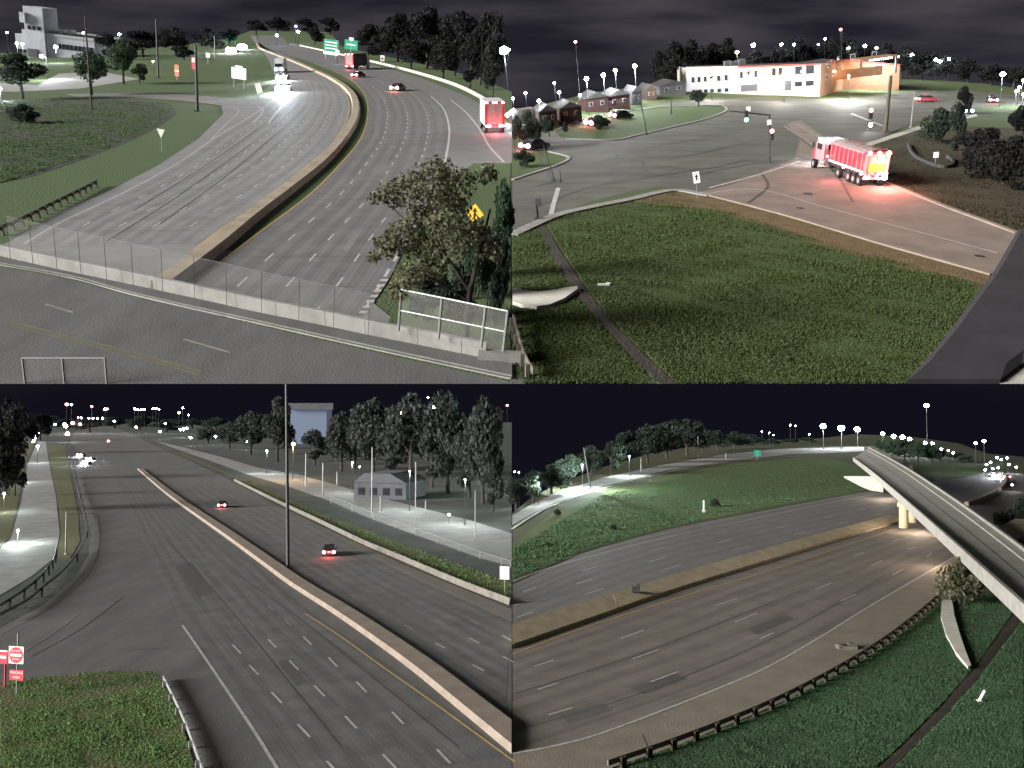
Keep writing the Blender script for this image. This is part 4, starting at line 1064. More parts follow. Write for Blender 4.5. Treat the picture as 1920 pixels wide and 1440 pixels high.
# wall lamps of the block: warm sconces
def sconce(i, f, z, pw, col, label, mat='lamp_warm', r=.22, out=1.0):
    a, b = g[i], g[i + 1]; p = a.lerp(b, f); d = (b - a).normalized(); nn = Vector((d.y, -d.x, 0)); loc = p + nn * .3 + Vector((0, 0, z))
    t = bpy.data.objects.new('wall_lamp', None); COL.objects.link(t); t.matrix_world = B_.matrix_world @ Matrix.Translation(loc)
    tag(t, label, 'wall lamp')
    MB().box((0, .12, 0), (.2, .35, .2)).part('bracket', 'frame', t); MB().ball((0, -.1, -.1), r, 10, 6).part('lamp_head', mat, t)
    lamp_light('lamp_light', t, tuple(nn * out + Vector((0, 0, -.2))), pw, col)
sconce(1, .36, 4.6, 825, (1, .60, .32), 'warm lamp washing the cream wall left of the corner', out=1.6)
sconce(1, .56, 4.9, 825, (1, .66, .38), 'warm lamp beside the single lit window of the cream wall', out=1.4)
sconce(1, .12, 4.2, 495, (1, .85, .7), 'pale lamp over the wide door of the cream wall', out=1.5)
sconce(1, .78, 5.6, 495, (.9, .95, 1), 'white lamp near the corner of the cream wall', 'lamp_white', .15, 1.6)
sconce(0, .5, 4.6, 495, (1, .9, .78), 'pale lamp on the left wing with the two window rows', out=2.0)
sconce(2, .55, 5.0, 990, (1, .58, .28), 'warm lamp on the turned orange brick face', out=1.8)
sconce(3, .10, 4.6, 605, (1, .58, .28), 'warm lamp on the brick wing left of the canopy', out=1.5)

# ---- lamps, left and far
street_lamp(q, 968, 300, 100, 'huge glaring lamp at the far left of the dark sky', 'lamp_white', 2500, WHITE, 10)
pole_only(q, 1089, 200, 82, 'thin mast carrying a red beacon on the left skyline', 'dark_steel', 1.0, cat='mast', name='beacon_mast')
o = street_lamp(q, 1089, 201, 80, 'red beacon high on the left skyline', 'lamp_pink', 0, px=3.2, thick=.8, name='beacon', cat='beacon')
for i, (x, yt, yb, px, pw) in enumerate([(1105, 150, 216, 5, 2200), (1136, 143, 206, 4.5, 2200), (1158, 134, 198, 4, 2200), (1194, 126, 192, 4.5, 3000)]):
    street_lamp(q, x, yb, yt, ['leftmost of the four bright lamps stepping up the side street', 'second of the four bright lamps stepping up the side street', 'third of the four bright lamps stepping up the side street', 'highest of the four bright lamps stepping up the side street'][i], 'lamp_white', pw * 5, WHITE, px, group='lamps of the side street')
HL = [(1045, 157, 215, 2.5), (1053, 175, 222, 3.5), (1090, 180, 215, 3), (1015, 191, 235, 4), (991, 176, 230, 3), (968, 186, 240, 3)]
for x, yt, yb, px in HL:
    street_lamp(q, x, yb, yt, 'small white light among the dark houses, %s from left' % ordinal(HL, HL.index((x, yt, yb, px))), 'lamp_white', 500, WHITE, px, group='lights among the left houses', thick=.8)
t = thing('lit_shed', 'long narrow bright strip light on a dark shed at the far left', 'shed', q, q.P(983, 232), .12)
u = q.mpp(232); MB().box((0, 2, 12 * u), (44 * u, 4, 26 * u)).part('wall', 'dim_wall', t)
MB().box((0, -.3, 38 * u), (20 * u, .3, 5 * u), Matrix.Rotation(-.5, 4, 'Y') @ Matrix.Translation((-10 * u, 0, -6 * u))).part('strip_light', 'lamp_white', t)
for i, (x, yb, yt, w, m) in enumerate([(1120, 210, 172, 44, 'dim_red'), (1162, 204, 168, 40, 'dim_red'), (1195, 196, 162, 18, 'dim_grey'), (1222, 188, 158, 18, 'dim_wall'), (1262, 178, 150, 50, 'dim_grey'), (1072, 228, 190, 40, 'dim_wall'), (1030, 238, 196, 34, 'dim_wall')]):
    p = q.P(x, yb); u = q.mpp(yb); hh = q.hgt(x, yb, yt); ww = w * u
    t = thing('house', ['dark red brick house behind the side street, left one', 'dark red brick house behind the side street, right one', 'small grey gabled house near the office block', 'narrow house with a warm lit gable beside the trees', 'low grey house touching the office block', 'dim house behind the dark bushes at left', 'dim house nearest the strip light at left'][i], 'house', q, p, .1)
    MB().box((0, 4, hh * .3), (ww, 8, hh * .8)).part('wall', m, t)
    MB().prism([(-ww * .54, hh * .7), (ww * .54, hh * .7), (0, hh)], -8.4, .4, RX).part('roof', 'roof', t)
    for k in (-1, 1):
        f = MB().box((k * ww * .24, -.06, hh * .42), (ww * .16, .1, hh * .2)).part('window', 'frame', t)
        MB().box((k * ww * .24, -.12, hh * .42), (ww * .12, .06, hh * .16)).part('pane', 'glass', f)
    if i == 3: lamp_light('porch_light', t, (0, -2, hh * .6), 500, WARM)
# skyline trees
ROWS = [(1238, 168, 92, 44), (1268, 164, 76, 60), (1300, 160, 72, 64), (1338, 158, 78, 56), (1366, 156, 68, 54), (1250, 170, 118, 50)]
for i, (x, yb, yt, w) in enumerate(ROWS):
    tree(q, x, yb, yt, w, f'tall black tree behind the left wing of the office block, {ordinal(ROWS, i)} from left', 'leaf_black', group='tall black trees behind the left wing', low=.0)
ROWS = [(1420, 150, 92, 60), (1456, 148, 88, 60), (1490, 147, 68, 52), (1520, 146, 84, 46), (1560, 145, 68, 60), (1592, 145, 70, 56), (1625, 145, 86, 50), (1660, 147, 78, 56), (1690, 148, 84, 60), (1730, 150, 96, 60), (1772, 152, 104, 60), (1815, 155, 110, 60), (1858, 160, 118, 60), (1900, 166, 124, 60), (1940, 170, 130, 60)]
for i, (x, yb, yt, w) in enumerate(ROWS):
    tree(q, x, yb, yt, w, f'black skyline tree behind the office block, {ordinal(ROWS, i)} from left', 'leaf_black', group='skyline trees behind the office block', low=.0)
SK = [(1383, 100, 172, 4, 'lamp_green'), (1413, 87, 150, 4.5, 'lamp_white'), (1465, 85, 149, 3.2, 'lamp_white'), (1488, 85, 149, 2.6, 'lamp_white'), (1545, 74, 148, 2.2, 'lamp_white'), (1590, 91, 147, 2.2, 'lamp_white'), (1619, 88, 147, 3.6, 'lamp_white'), (1641, 91, 148, 2.8, 'lamp_white'), (1707, 105, 149, 3.4, 'lamp_white'), (1752, 114, 152, 3.6, 'lamp_white'), (1760, 117, 152, 3.2, 'lamp_white'), (1776, 112, 153, 3.2, 'lamp_white'), (1682, 107, 149, 1.8, 'lamp_white'), (1587, 92, 146, 1.8, 'lamp_white'), (1533, 84, 147, 1.8, 'lamp_white')]
for x, yt, yb, px, mat in SK:
    if mat == 'lamp_green': street_lamp(q, x, 170, yt, 'greenish lamp on the roof edge of the office block', mat, 700, (.8, 1, .4), px)
    else: street_lamp(q, x, yb, yt, 'small white skyline light behind the office block, %s from left' % ordinal(SK[1:], SK[1:].index((x, yt, yb, px, mat))), mat, 0, px=px, group='skyline lights behind the office block', thick=.6)
street_lamp(q, 1874, 200, 142, 'bluish street lamp above the road at the far right', 'lamp_white', 5000, COOL, 5.5)
for x, yt, yb in [(1914, 152, 190), (1908, 165, 196), (1903, 172, 198), (1916, 178, 202)]:
    street_lamp(q, x, yb, yt, 'small white light at the right end of the side road', 'lamp_white', 1500, WHITE, 3, group='lights at the right end of the road')
pole_only(q, 1576, 160, 58, 'thin radio mast behind the orange brick wing', 'dark_steel', 1.6, cat='mast', name='radio_mast', cross=3)
street_lamp(q, 1573, 161, 57, 'red beacon on the radio mast behind the brick wing', 'lamp_pink', 0, px=3, thick=.5, name='beacon', cat='beacon')
# ---- lamps out over the lit cross street
for x, yb, yt, pw, lab in [(1590, 188, 142, 30000, 'white street lamp lighting the cross street before the canopy'), (1335, 188, 150, 7000, 'white street lamp lighting the lane before the left wing'), (1470, 192, 150, 7000, 'white street lamp before the cream wall lighting the junction')]:
    street_lamp(q, x, yb, yt, lab, 'lamp_white', pw, (1, .97, .92), 1.2, thick=1.2)

# ---- signals and poles
def signal_head(parent, loc, s, lit):
    h = MB().box(loc, (s * .9, s * .7, s * 2.6)).part('signal_head', 'dark_steel', parent)
    for k, (c, m) in enumerate((('red', 'lamp_pink'), ('amber', 'tyre'), ('green', 'signal_green'))):
        on = lit == c
        MB().ball((loc[0], loc[1] - s * .36, loc[2] + s * (.82 - .82 * k)), s * (.46 if on else .3), 10, 6).part('lens', m if on else 'tyre', h)
p = q.P(1443, 306); h = q.hgt(1443, 306, 216); u = q.mpp(306)
t = thing('traffic_signal', 'dark signal mast with a long arm hanging over the junction centre', 'traffic signal', q, p, 0)
MB().tube((0, 0, -.2), (0, 0, h), .16, .11, 8).part('pole', 'dark_steel', t)
MB().tube((0, 0, h), (-73 * u, 0, h + 16 * u), .09, .05, 6).part('mast_arm', 'dark_steel', t)
signal_head(t, (2.5 * u, -.3, h - 34 * u), .5, 'red'); signal_head(t, (-44 * u, -.25, h + 4 * u), .5, 'green')
MB().box((-1.5 * u, -.2, h - 12 * u), (.5, .1, .6)).part('plate', 'sign_white', t)
p = q.P(1628, 247); h = q.hgt(1628, 247, 198); u = q.mpp(247)
t = thing('traffic_signal', 'post-mounted red signal on the corner left of the leaning utility pole', 'traffic signal', q, p, 0)
MB().tube((0, 0, -.2), (0, 0, h), .1, .09, 8).part('pole', 'galv', t)
signal_head(t, (.1, -.3, h - 14 * u), .62, 'red'); MB().box((.1, -.25, h - 34 * u), (.7, .5, 1.0)).part('walk_signal', 'dark_steel', t)
MB().box((.1, -.52, h - 34 * u), (.4, .05, .5)).part('walk_symbol', 'lamp_white', t)
pole_only(q, 1660, 248, 142, 'thick dark utility pole leaning slightly by the corner signal', 'wood', 8, lean=.05, cross=0)
t = pole_only(q, 1708, 239, 172, 'thin grey pole with a short arm right of the thick utility pole', 'galv', 3, lean=.04)
hh = q.hgt(1708, 239, 172); MB().tube((0, 0, hh * .97), (3.6, 0, hh * .95), .07, .05, 6).part('arm', 'galv', t)
pole_only(q, 1213, 252, 196, 'short dark pole leaning left on the long median lawn', 'dark_steel', 3, lean=-.14)
pole_only(q, 1259, 214, 185, 'small thin pole at the back of the median lawn', 'dark_steel', 2.4)
pole_only(q, 1040, 338, 268, 'thin pole leaning left beside the small left lawn', 'dark_steel', 2.4, lean=-.22)
pole_only(q, 1052, 342, 320, 'stub of a pole on the asphalt right of the small left lawn', 'dark_steel', 2)
t = pole_only(q, 1008, 412, 372, 'dark post with a bluish box at the head of the painted shadow strip', 'dark_steel', 7)
MB().box((.25, -.2, 1.6), (.5, .35, .6)).part('control_box', 'dim_grey', t)
t, w, b, h = panel_sign(q, 1307, 372, 322, 12, 20, 'sign_white', 'tilted white regulatory sign with a black arrow at the tip of the tan ramp', tilt=-.12)
MB().prism([(-.06, h - b * .75), (.06, h - b * .75), (.06, h - b * .45), (.16, h - b * .45), (0, h - b * .2), (-.16, h - b * .45), (-.06, h - b * .45)], .03, .05, RX).part('arrow', 'sign_black', t)
panel_sign(q, 1403, 212, 200, 8, 8, 'sign_white', 'small pale sign at the end of the median lawn', name='road_sign')

# ---- planting
tree(q, 1310, 200, 168, 40, 'small tree with a thin crown on the long median lawn', 'leaf_dark', low=.2)
tree(q, 1122, 242, 215, 40, 'dark round bush on the median lawn around a red light', 'leaf_dark', 'bush', 'bush')
tree(q, 1060, 248, 228, 12, 'narrow dark shrub left on the median lawn', 'leaf_dark', 'shrub', 'shrub')
tree(q, 984, 312, 280, 46, 'dark green bush on the small left lawn', 'leaf_dark', 'bush', 'bush')
ROWS = [(975, 280, 214, 28), (998, 276, 205, 36), (1030, 256, 214, 26), (1010, 270, 230, 30)]
for i, (x, yb, yt, w) in enumerate(ROWS):
    tree(q, x, yb, yt, w, f'dim leafy tree behind the side street, {ordinal(ROWS, i)} from left', 'leaf_dark', group='dim trees at the left edge', low=.0)
for i, (x, yb, yt, w, lab) in enumerate([(1757, 268, 200, 70, 'dark bush above the ring bed right of the poles'), (1792, 282, 190, 40, 'tall dark bush beside the ring bed'), (1850, 330, 236, 100, 'large black shrub mass on the right verge, upper'), (1895, 352, 250, 90, 'large black shrub at the right edge, lower'), (1830, 300, 240, 70, 'black shrub between the ring bed and the big shrubs'), (1910, 258, 196, 50, 'dark bush at the far right by the side road'), (1806, 214, 160, 34, 'narrow dark tree beside the right side road')]):
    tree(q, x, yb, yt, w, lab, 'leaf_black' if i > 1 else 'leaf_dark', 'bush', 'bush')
cv = curve(q, [(1702, 272), (1712, 292), (1735, 306), (1762, 315), (1782, 314), (1786, 304), (1775, 296)], 30)
o0 = cv[10].copy()
solo(wall_along([p - o0 for p in cv], [(.15, 0), (.15, .4), (-.15, .4), (-.15, 0)]), 'planter_ring', 'dark_steel', q, 'dark curved edging of a round planting bed on the right verge', 'planter', loc=o0)
panel_sign(q, 1754, 306, 285, 9, 10, 'sign_white', 'small white notice inside the round planting bed', name='notice')

# ---- vehicles
p = q.P(1637, 351)
T = thing('dump_truck', 'long red dump truck with white rear lights turning onto the tan ramp', 'truck', q, p, .075, upright=False)
W, Ln = 2.7, 13.5
MB().box((0, Ln / 2, 1.0), (1.0, Ln * .98, .35)).part('chassis', 'dark_steel', T)
zb, zt, y0, y1 = 1.35, 3.45, .15, 8.6
bed = MB().loft([[Vector((s * (W / 2 - (.28 if z == zb else 0)), y, z)) for s, z in ((-1, zb), (-1, zt), (1, zt), (1, zb))] for y in (y0, y1)], True, True).part('dump_bed', 'red_body', T)
for k in range(8):
    y = y0 + .35 + k * 1.1
    for s in (-1, 1): MB().box((s * W / 2, y, 2.4), (.12, .13, 2.05)).part('rib', 'pink_body', bed)
for s in (-1, 1):
    MB().box((s * W / 2, (y0 + y1) / 2, zt), (.16, y1 - y0, .16)).part('top_rail', 'pink_body', bed)
    MB().box((s * (W / 2 - .04), (y0 + y1) / 2, 1.55), (.14, y1 - y0, .2)).part('side_stripe', 'sign_white', bed)
rings = [[Vector((x, y0 + .1 + (y1 - y0 - .2) * j / 8, zt + .02 + .32 * (1 - (x / 1.25) ** 2) + .05 * math.sin(j * 2.3 + x * 3))) for x in (-1.25, -.8, -.3, .3, .8, 1.25)] for j in range(9)]
MB().loft(rings).part('load_cover', 'tarp', bed, True)
for k in range(6): MB().box((0, .7 + k * 1.4, zt + .33), (2.4, .08, .05)).part('tarp_bow', 'pink_body', bed)
tg = MB().box((0, .05, 2.35), (W * .96, .14, 2.2)).part('tailgate', 'pink_body', T)
MB().box((0, -.04, 2.0), (W * .62, .05, .8)).part('tailgate_panel', 'sign_yellow', tg)
for x in (-.9, 0, .9): MB().box((x, -.04, 2.35), (.08, .06, 2.1)).part('tailgate_post', 'red_body', tg)
MB().box((0, -.1, 3.5), (W, .2, .24)).part('light_bar', 'red_body', T)
for x in (-1.0, 0.0, 1.0): MB().ball((x, -.24, 3.5), .21, 10, 6).part('work_light', 'lamp_warm' if x > .5 else 'lamp_pink', T)
for x in (-1.15, -.75, .1, .95): MB().ball((x, -.24, 1.05), .17 if x < .5 else .24, 10, 6).part('tail_light', 'lamp_pink' if x < .5 else 'lamp_white', T)
MB().box((0, -.12, .92), (W * .98, .18, .22)).part('bumper', 'frame', T)
MB().box((0, 11.6, 2.1), (2.45, 2.3, 1.9)).part('cab', 'pink_body', T)
MB().box((0, 11.6, 3.25), (2.35, 1.9, .7)).part('cab_roof', 'white_body', T)
MB().box((0, 13.1, 1.6), (2.1, 1.3, 1.1)).part('hood', 'red_body', T)
MB().box((0, 12.78, 2.7), (2.1, .06, .75)).part('windscreen', 'glass', T)
MB().box((0, 10.42, 2.7), (1.5, .06, .6)).part('rear_window', 'glass', T)
for s in (-1, 1):
    MB().box((s * 1.24, 11.7, 2.65), (.06, 1.3, .65)).part('side_window', 'glass', T)
    MB().tube((s * 1.25, 10.2, 1.2), (s * 1.25, 10.2, 3.7), .1, None, 8).part('exhaust_stack', 'galv', T)
    MB().box((s * 1.5, 12.9, 2.7), (.2, .12, .6)).part('mirror', 'dark_steel', T)
    MB().tube((s * 1.15, 9.6, 1.0), (s * 1.15, 10.9, 1.0), .32, None, 10).part('fuel_tank', 'galv', T)
    for y in (.95, 2.2, 3.45, 6.0, 12.9): wheel(T, s * 1.08, y, .55, .42)
    for y in (.3, 4.6, 9.0): MB().ball((s * 1.38, y, 1.35 if y < 9 else 1.9), .13, 8, 5).part('marker_light', 'lamp_pink', T)
    MB().ball((s * .85, 13.8, 1.35), .18, 8, 5).part('headlight', 'head_light', T)
MB().ball((-1.0, 10.3, 3.55), .16, 8, 5).part('roof_lamp', 'lamp_white', T)
lamp_light('tail_glow', T, (-.3, -2.6, 2.3), 850, (1, .16, .12)); lamp_light('work_glow', T, (.6, -.8, 2.6), 160, (1, .55, .35))
lamp_light('side_glow', T, (-2.8, 3.6, 1.5), 170, (1, .20, .22)); lamp_light('headlight_beam', T, (0, 14.2, 1.3), 1500, COOL, 'SPOT', .3, 1.2, (math.radians(80), 0, 0))
car(q, 1122, 236, -.9, 'dark car with a bright red brake light behind the median lawn', 'black_body', 'lamp_pink', None, light=130, lamp=.38)
car(q, 1166, 222, -1.0, 'car showing a single red light on the lit side street', 'black_body', 'lamp_pink', None, light=50, lamp=.30)
car(q, 1004, 280, -.75, 'car with twin red brake lights on the slip road at left', 'black_body', 'lamp_pink', None, light=110, lamp=.30)
car(q, 1737, 191, -1.4, 'small red car crossing the far right of the junction', 'red_body', 'lamp_pink', None, lamp=.15)
car(q, 1858, 192, -.3, 'car with red tail lights on the right side road', 'black_body', 'lamp_pink', None, light=60, lamp=.25)
car(q, 1805, 212, math.pi, 'car with a bluish headlight by the narrow tree at right', 'black_body', None, 'lamp_blue', lamp=.28)

# =================================================================== LOWER LEFT: motorway looking west
q = LL
patch(q, 'ground', [(-60, 1500), (959.5, 1500), (959.5, 792), (-60, 792)], -.03, 'll_far')
asp = patch(q, 'motorway', [(-40, 1192), (0, 1178), (80, 1135), (140, 1086), (166, 1040), (170, 1000), (156, 940), (140, 872), (132, 822), (150, 800), (215, 800), (290, 835), (360, 866), (440, 905), (520, 948), (600, 986), (680, 1026), (760, 1060), (860, 1104), (959.5, 1142), (959.5, 1480), (400, 1480), (372, 1440), (345, 1352), (322, 1300), (290, 1262), (200, 1262), (60, 1274), (-40, 1290)], .01, 'll_road')
patch(q, 'verge', [(-40, 1286), (60, 1270), (200, 1258), (290, 1258), (318, 1300), (340, 1350), (366, 1440), (380, 1500), (-60, 1500)], .014, 'll_grass')
patch(q, 'ramp_lane', [(-40, 1140), (60, 1080), (104, 1044), (112, 1000), (105, 930), (92, 870), (86, 828), (70, 828), (52, 870), (40, 940), (20, 1010), (-40, 1070)], .006, 'pathway')
patch(q, 'verge', [(104, 1046), (130, 1050), (150, 1015), (146, 960), (132, 890), (122, 835), (88, 835), (98, 890), (110, 950), (114, 1000)], .004, 'll_grass')
patch(q, 'verge', [(-40, 1060), (20, 1005), (36, 930), (48, 870), (66, 828), (30, 828), (-40, 880)], .004, 'll_grass')
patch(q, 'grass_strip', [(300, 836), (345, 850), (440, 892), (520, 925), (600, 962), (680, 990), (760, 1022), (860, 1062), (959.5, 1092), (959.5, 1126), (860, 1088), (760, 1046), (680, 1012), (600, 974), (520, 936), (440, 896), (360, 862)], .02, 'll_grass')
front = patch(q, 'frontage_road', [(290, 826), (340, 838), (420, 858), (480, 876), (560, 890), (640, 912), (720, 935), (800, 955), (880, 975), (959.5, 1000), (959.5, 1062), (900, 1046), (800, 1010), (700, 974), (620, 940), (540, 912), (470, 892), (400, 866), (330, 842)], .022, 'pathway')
shoulder = patch(q, 'shoulder', [(440, 905), (520, 948), (600, 986), (760, 1060), (959.5, 1142), (959.5, 1162), (770, 1082), (600, 1004), (500, 950)], .016, 'lr_near')
for pts, m in [([(560, 1190), (575, 1186), (640, 1232), (628, 1240)], 'patch_dark'), ([(640, 1330), (668, 1322), (700, 1350), (676, 1362)], 'patch_dark'), ([(520, 1240), (540, 1236), (575, 1280), (556, 1286)], 'oil'), ([(700, 1120), (730, 1116), (800, 1160), (780, 1168)], 'oil'), ([(330, 1060), (360, 1054), (400, 1110), (372, 1120)], 'oil')]:
    patch(q, 'surface_patch', pts, .022, m, parent=asp)
for pts in ([(300, 1000), (420, 1130), (640, 1400)], [(450, 1080), (600, 1190), (860, 1400)], [(620, 1020), (760, 1100), (940, 1200)], [(60, 1230), (150, 1180), (230, 1120)], [(230, 1220), (330, 1215), (400, 1225)]):
    line(q, pts, .10, .026, 'crack', asp, 'sealed_crack')
lcw, _, _ = road(q, 'motorway', [(188, 835), (232, 930), (284, 1050), (345, 1175), (432, 1304), (522, 1444), (545, 1480)], [(226, 835), (300, 920), (388, 987), (470, 1050), (572, 1140), (740, 1256), (956, 1416)], .018, 'll_lanes', 60, 10)
road(q, 'motorway', [(330, 925), (388, 980), (500, 1055), (640, 1148), (800, 1260), (945, 1372)], [(400, 890), (440, 908), (600, 990), (690, 1040), (790, 1090), (958, 1164)], .018, 'll_lanes', 60, 8)
line(q, [(342, 1172), (385, 1234), (432, 1304), (475, 1368), (522, 1444), (545, 1480)], .22, .03, 'white_paint', asp)
line(q, [(572, 1150), (640, 1194), (720, 1252), (800, 1308), (880, 1366), (965, 1428)], .17, .03, 'yellow_paint', asp)
line(q, [(768, 1080), (820, 1101), (880, 1128), (959, 1163)], .16, .03, 'faint_paint', asp)
line(q, [(0, 1190), (90, 1140), (160, 1080), (185, 1020), (180, 960)], .16, .03, 'faint_paint', asp)
line(q, [(10, 1240), (80, 1200), (150, 1150)], .14, .03, 'faint_paint', asp)
dl = [(508, 1140), (540, 1168), (510, 1206), (576, 1201), (444, 1217), (476, 1256), (551, 1247), (624, 1241), (519, 1308), (599, 1295), (678, 1288), (570, 1370), (658, 1354), (746, 1346), (731, 1428), (832, 1418), (626, 1441), (470, 1166)]
for x, y in dl:
    k = (y - 1100) / 340; L_ = 5 + 9 * k
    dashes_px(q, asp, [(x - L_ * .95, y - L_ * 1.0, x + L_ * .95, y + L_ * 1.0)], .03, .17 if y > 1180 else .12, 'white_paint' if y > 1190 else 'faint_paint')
for x, y in [(766, 1176), (825, 1210), (897, 1252), (889, 1201), (824, 1166), (890, 1166), (953, 1236), (950, 1196), (716, 1147), (664, 1118)]:
    k = (y - 1080) / 200; L_ = 4 + 7 * k
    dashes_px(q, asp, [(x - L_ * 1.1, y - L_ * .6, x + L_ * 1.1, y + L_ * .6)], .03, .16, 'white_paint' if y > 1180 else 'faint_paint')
cv = curve(q, [(262, 880), (320, 928), (388, 976), (440, 1012), (500, 1055), (560, 1098), (640, 1148), (720, 1202), (800, 1260), (880, 1324), (957, 1386)], 80)
barrier(q, cv, [(1.15, 0), (1.05, .3), (1.0, .45), (-.75, .45), (-.85, .2), (-.95, 0)], 'median_barrier', 'dull_tan', 'tan concrete median running to the lower right between dark lanes', 8, x1=-.03)
cv = curve(q, [(440, 902), (520, 942), (600, 980), (680, 1019), (760, 1053), (860, 1096), (958, 1134)], 50)
o0 = cv[20].copy()
solo(wall_along([p - o0 for p in cv], [(.2, 0), (.12, .7), (-.12, .7), (-.25, 0)]), 'edge_barrier', 'rail', q, 'dark low barrier between the motorway and the lit grass strip', 'barrier', loc=o0)
guardrail(q, [(0, 1168), (50, 1140), (85, 1110), (118, 1082), (150, 1040), (162, 1000), (152, 950), (136, 880), (128, 836)], 60, 'dark guardrail curving along the slip road at the far left', 'dark_steel', 24, 1.0, post_mat='dark_steel')
guardrail(q, [(0, 1152), (40, 1125), (76, 1095), (100, 1060), (105, 1040)], 30, 'short dark guardrail piece inside the slip road bend', 'dark_steel', 8, 1.1, post_mat='dark_steel')
guardrail(q, [(306, 1278), (328, 1322), (350, 1372), (366, 1416), (382, 1462)], 30, 'pale guardrail along the verge beside the white edge line', 'galv', 6, .5, post_mat='galv')
fence(q, [(620, 944), (700, 976), (800, 1012), (900, 1048), (958, 1066)], [620, 660, 700, 740, 780, 820, 860, 900, 940, 957], 13, 'low bright railing between the lit frontage road and the grass strip', 'galv', 'wire_thin', 0, 1.4)
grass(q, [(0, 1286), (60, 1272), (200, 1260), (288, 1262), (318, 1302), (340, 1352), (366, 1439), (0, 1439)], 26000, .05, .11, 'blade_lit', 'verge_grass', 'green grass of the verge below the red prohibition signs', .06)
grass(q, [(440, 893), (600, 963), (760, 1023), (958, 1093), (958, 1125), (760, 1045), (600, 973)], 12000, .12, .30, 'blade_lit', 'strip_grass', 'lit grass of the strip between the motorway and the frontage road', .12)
# signs
p = q.P(30, 1301); h = q.hgt(30, 1301, 1188); u = q.mpp(1301)
t = thing('no_entry_sign', 'square red-disc no-entry sign over a red plate on one post', 'sign', q, p, -.2)
MB().tube((0, .06, -.2), (0, .06, h), .05, None, 6).part('post', 'galv', t)
z = (1301 - 1229) * u
pn = MB().box((-.05, 0, z), (32 * u, .05, 32 * u)).part('panel', 'sign_white', t)
RXz = RX
MB().prism([(-.05 + 15 * u * math.cos(a * math.pi / 14), z + 15 * u * math.sin(a * math.pi / 14)) for a in range(28)], .026, .036, RX).part('red_disc', 'sign_red', pn)
MB().box((-.05, -.045, z), (24 * u, .02, 5 * u)).part('white_bar', 'sign_white', pn)
text_mesh('DO NOT', 5.2 * u, 'lettering', 'sign_white', pn, (-.05, -.045, z + 7.6 * u))
text_mesh('ENTER', 5.2 * u, 'lettering', 'sign_white', pn, (-.05, -.045, z - 7.6 * u))
z2 = (1301 - 1266) * u
p2 = MB().box((.02, 0, z2), (30 * u, .05, 19 * u)).part('plate', 'sign_red', t)
text_mesh('WRONG', 7.2 * u, 'lettering', 'sign_white', p2, (.02, -.035, z2 + 4.4 * u)); text_mesh('WAY', 7.2 * u, 'lettering', 'sign_white', p2, (.02, -.035, z2 - 4.4 * u))
p = q.P(8, 1288); h = q.hgt(8, 1288, 1218)
t = thing('no_entry_sign', 'second red sign cut off at the left edge on a red post', 'sign', q, p, -.2)
MB().tube((0, .06, -.2), (0, .06, h), .07, None, 6).part('post', 'sign_red', t)
pn = MB().box((-.25, 0, h - .55), (1.0, .05, 1.0)).part('panel', 'sign_red', t); MB().box((-.25, -.04, h - .55), (.8, .02, .2)).part('white_bar', 'sign_white', pn)
MB().box((-.25, -.04, h - .1), (1.0, .02, .1)).part('white_bar', 'sign_white', pn)
panel_sign(q, 946, 1118, 1062, 18, 23, 'sign_white', 'white sign at the right end of the grass strip', name='road_sign', bands=[(.35, .06, .7, 'frame'), (.6, .06, .7, 'frame')])
# poles
pole_only(q, 540, 1064, 640, 'very tall dark high-mast pole rising out of view beside the median', 'dark_steel', 7, name='high_mast_pole', lean=-.02)
for x, yb, yt, arm, lab in [(573, 913, 850, 0, 'plain pole on the frontage road nearest the tall mast'), (605, 930, 868, 0, 'thin pole second along the frontage road'), (697, 968, 838, 0, 'taller pale pole third along the frontage road'), (713, 962, 930, 0, 'short stout pole by the middle of the frontage road'), (779, 990, 866, 0, 'tall pole standing in the brightest part of the frontage road'), (798, 962, 938, 0, 'small pole behind the frontage road'), (891, 1012, 920, 0, 'dim pole near the right end of the frontage road'), (632, 908, 884, 0, 'dim short pole behind the frontage road near the white roof')]:
    pole_only(q, x, yb, yt, lab, 'galv', 2.6)
t = pole_only(q, 123, 1040, 960, 'grey pole with a long flat arm over the slip road', 'galv', 3)
hh = q.hgt(123, 1040, 964); MB().tube((0, 0, hh), (58 * q.mpp(1040), 0, hh + .1), .09, .06, 6).part('arm', 'dark_steel', t)
# lit lamps of the frontage road
street_lamp(q, 549, 900, 835, 'brilliant warm street lamp at the head of the frontage road', 'lamp_warm', 12000, WARM, 4)
for x, yb, yt, pw, lab in [(500, 888, 846, 9000, 'white lamp lighting the frontage road far end'), (660, 925, 868, 5000, 'white lamp lighting the frontage road by the white roof'), (768, 958, 884, 8000, 'white lamp lighting the brightest stretch of the frontage road'), (872, 985, 900, 8000, 'white lamp lighting the near right end of the frontage road')]:
    street_lamp(q, x, yb, yt, lab, 'lamp_white', pw, (.88, 1, .97), 1.6)
for x, yb, yt, pw, lab in [(33, 1020, 996, 6000, 'low white lamp beside the slip road at the left edge'), (7, 960, 927, 4000, 'small white lamp at the extreme left edge'), (35, 905, 880, 4000, 'small lamp on the dark left bank'), (70, 868, 838, 6000, 'lamp over the far end of the slip road')]:
    street_lamp(q, x, yb, yt, lab, 'lamp_white', pw, (.85, 1, .95), 2.4)
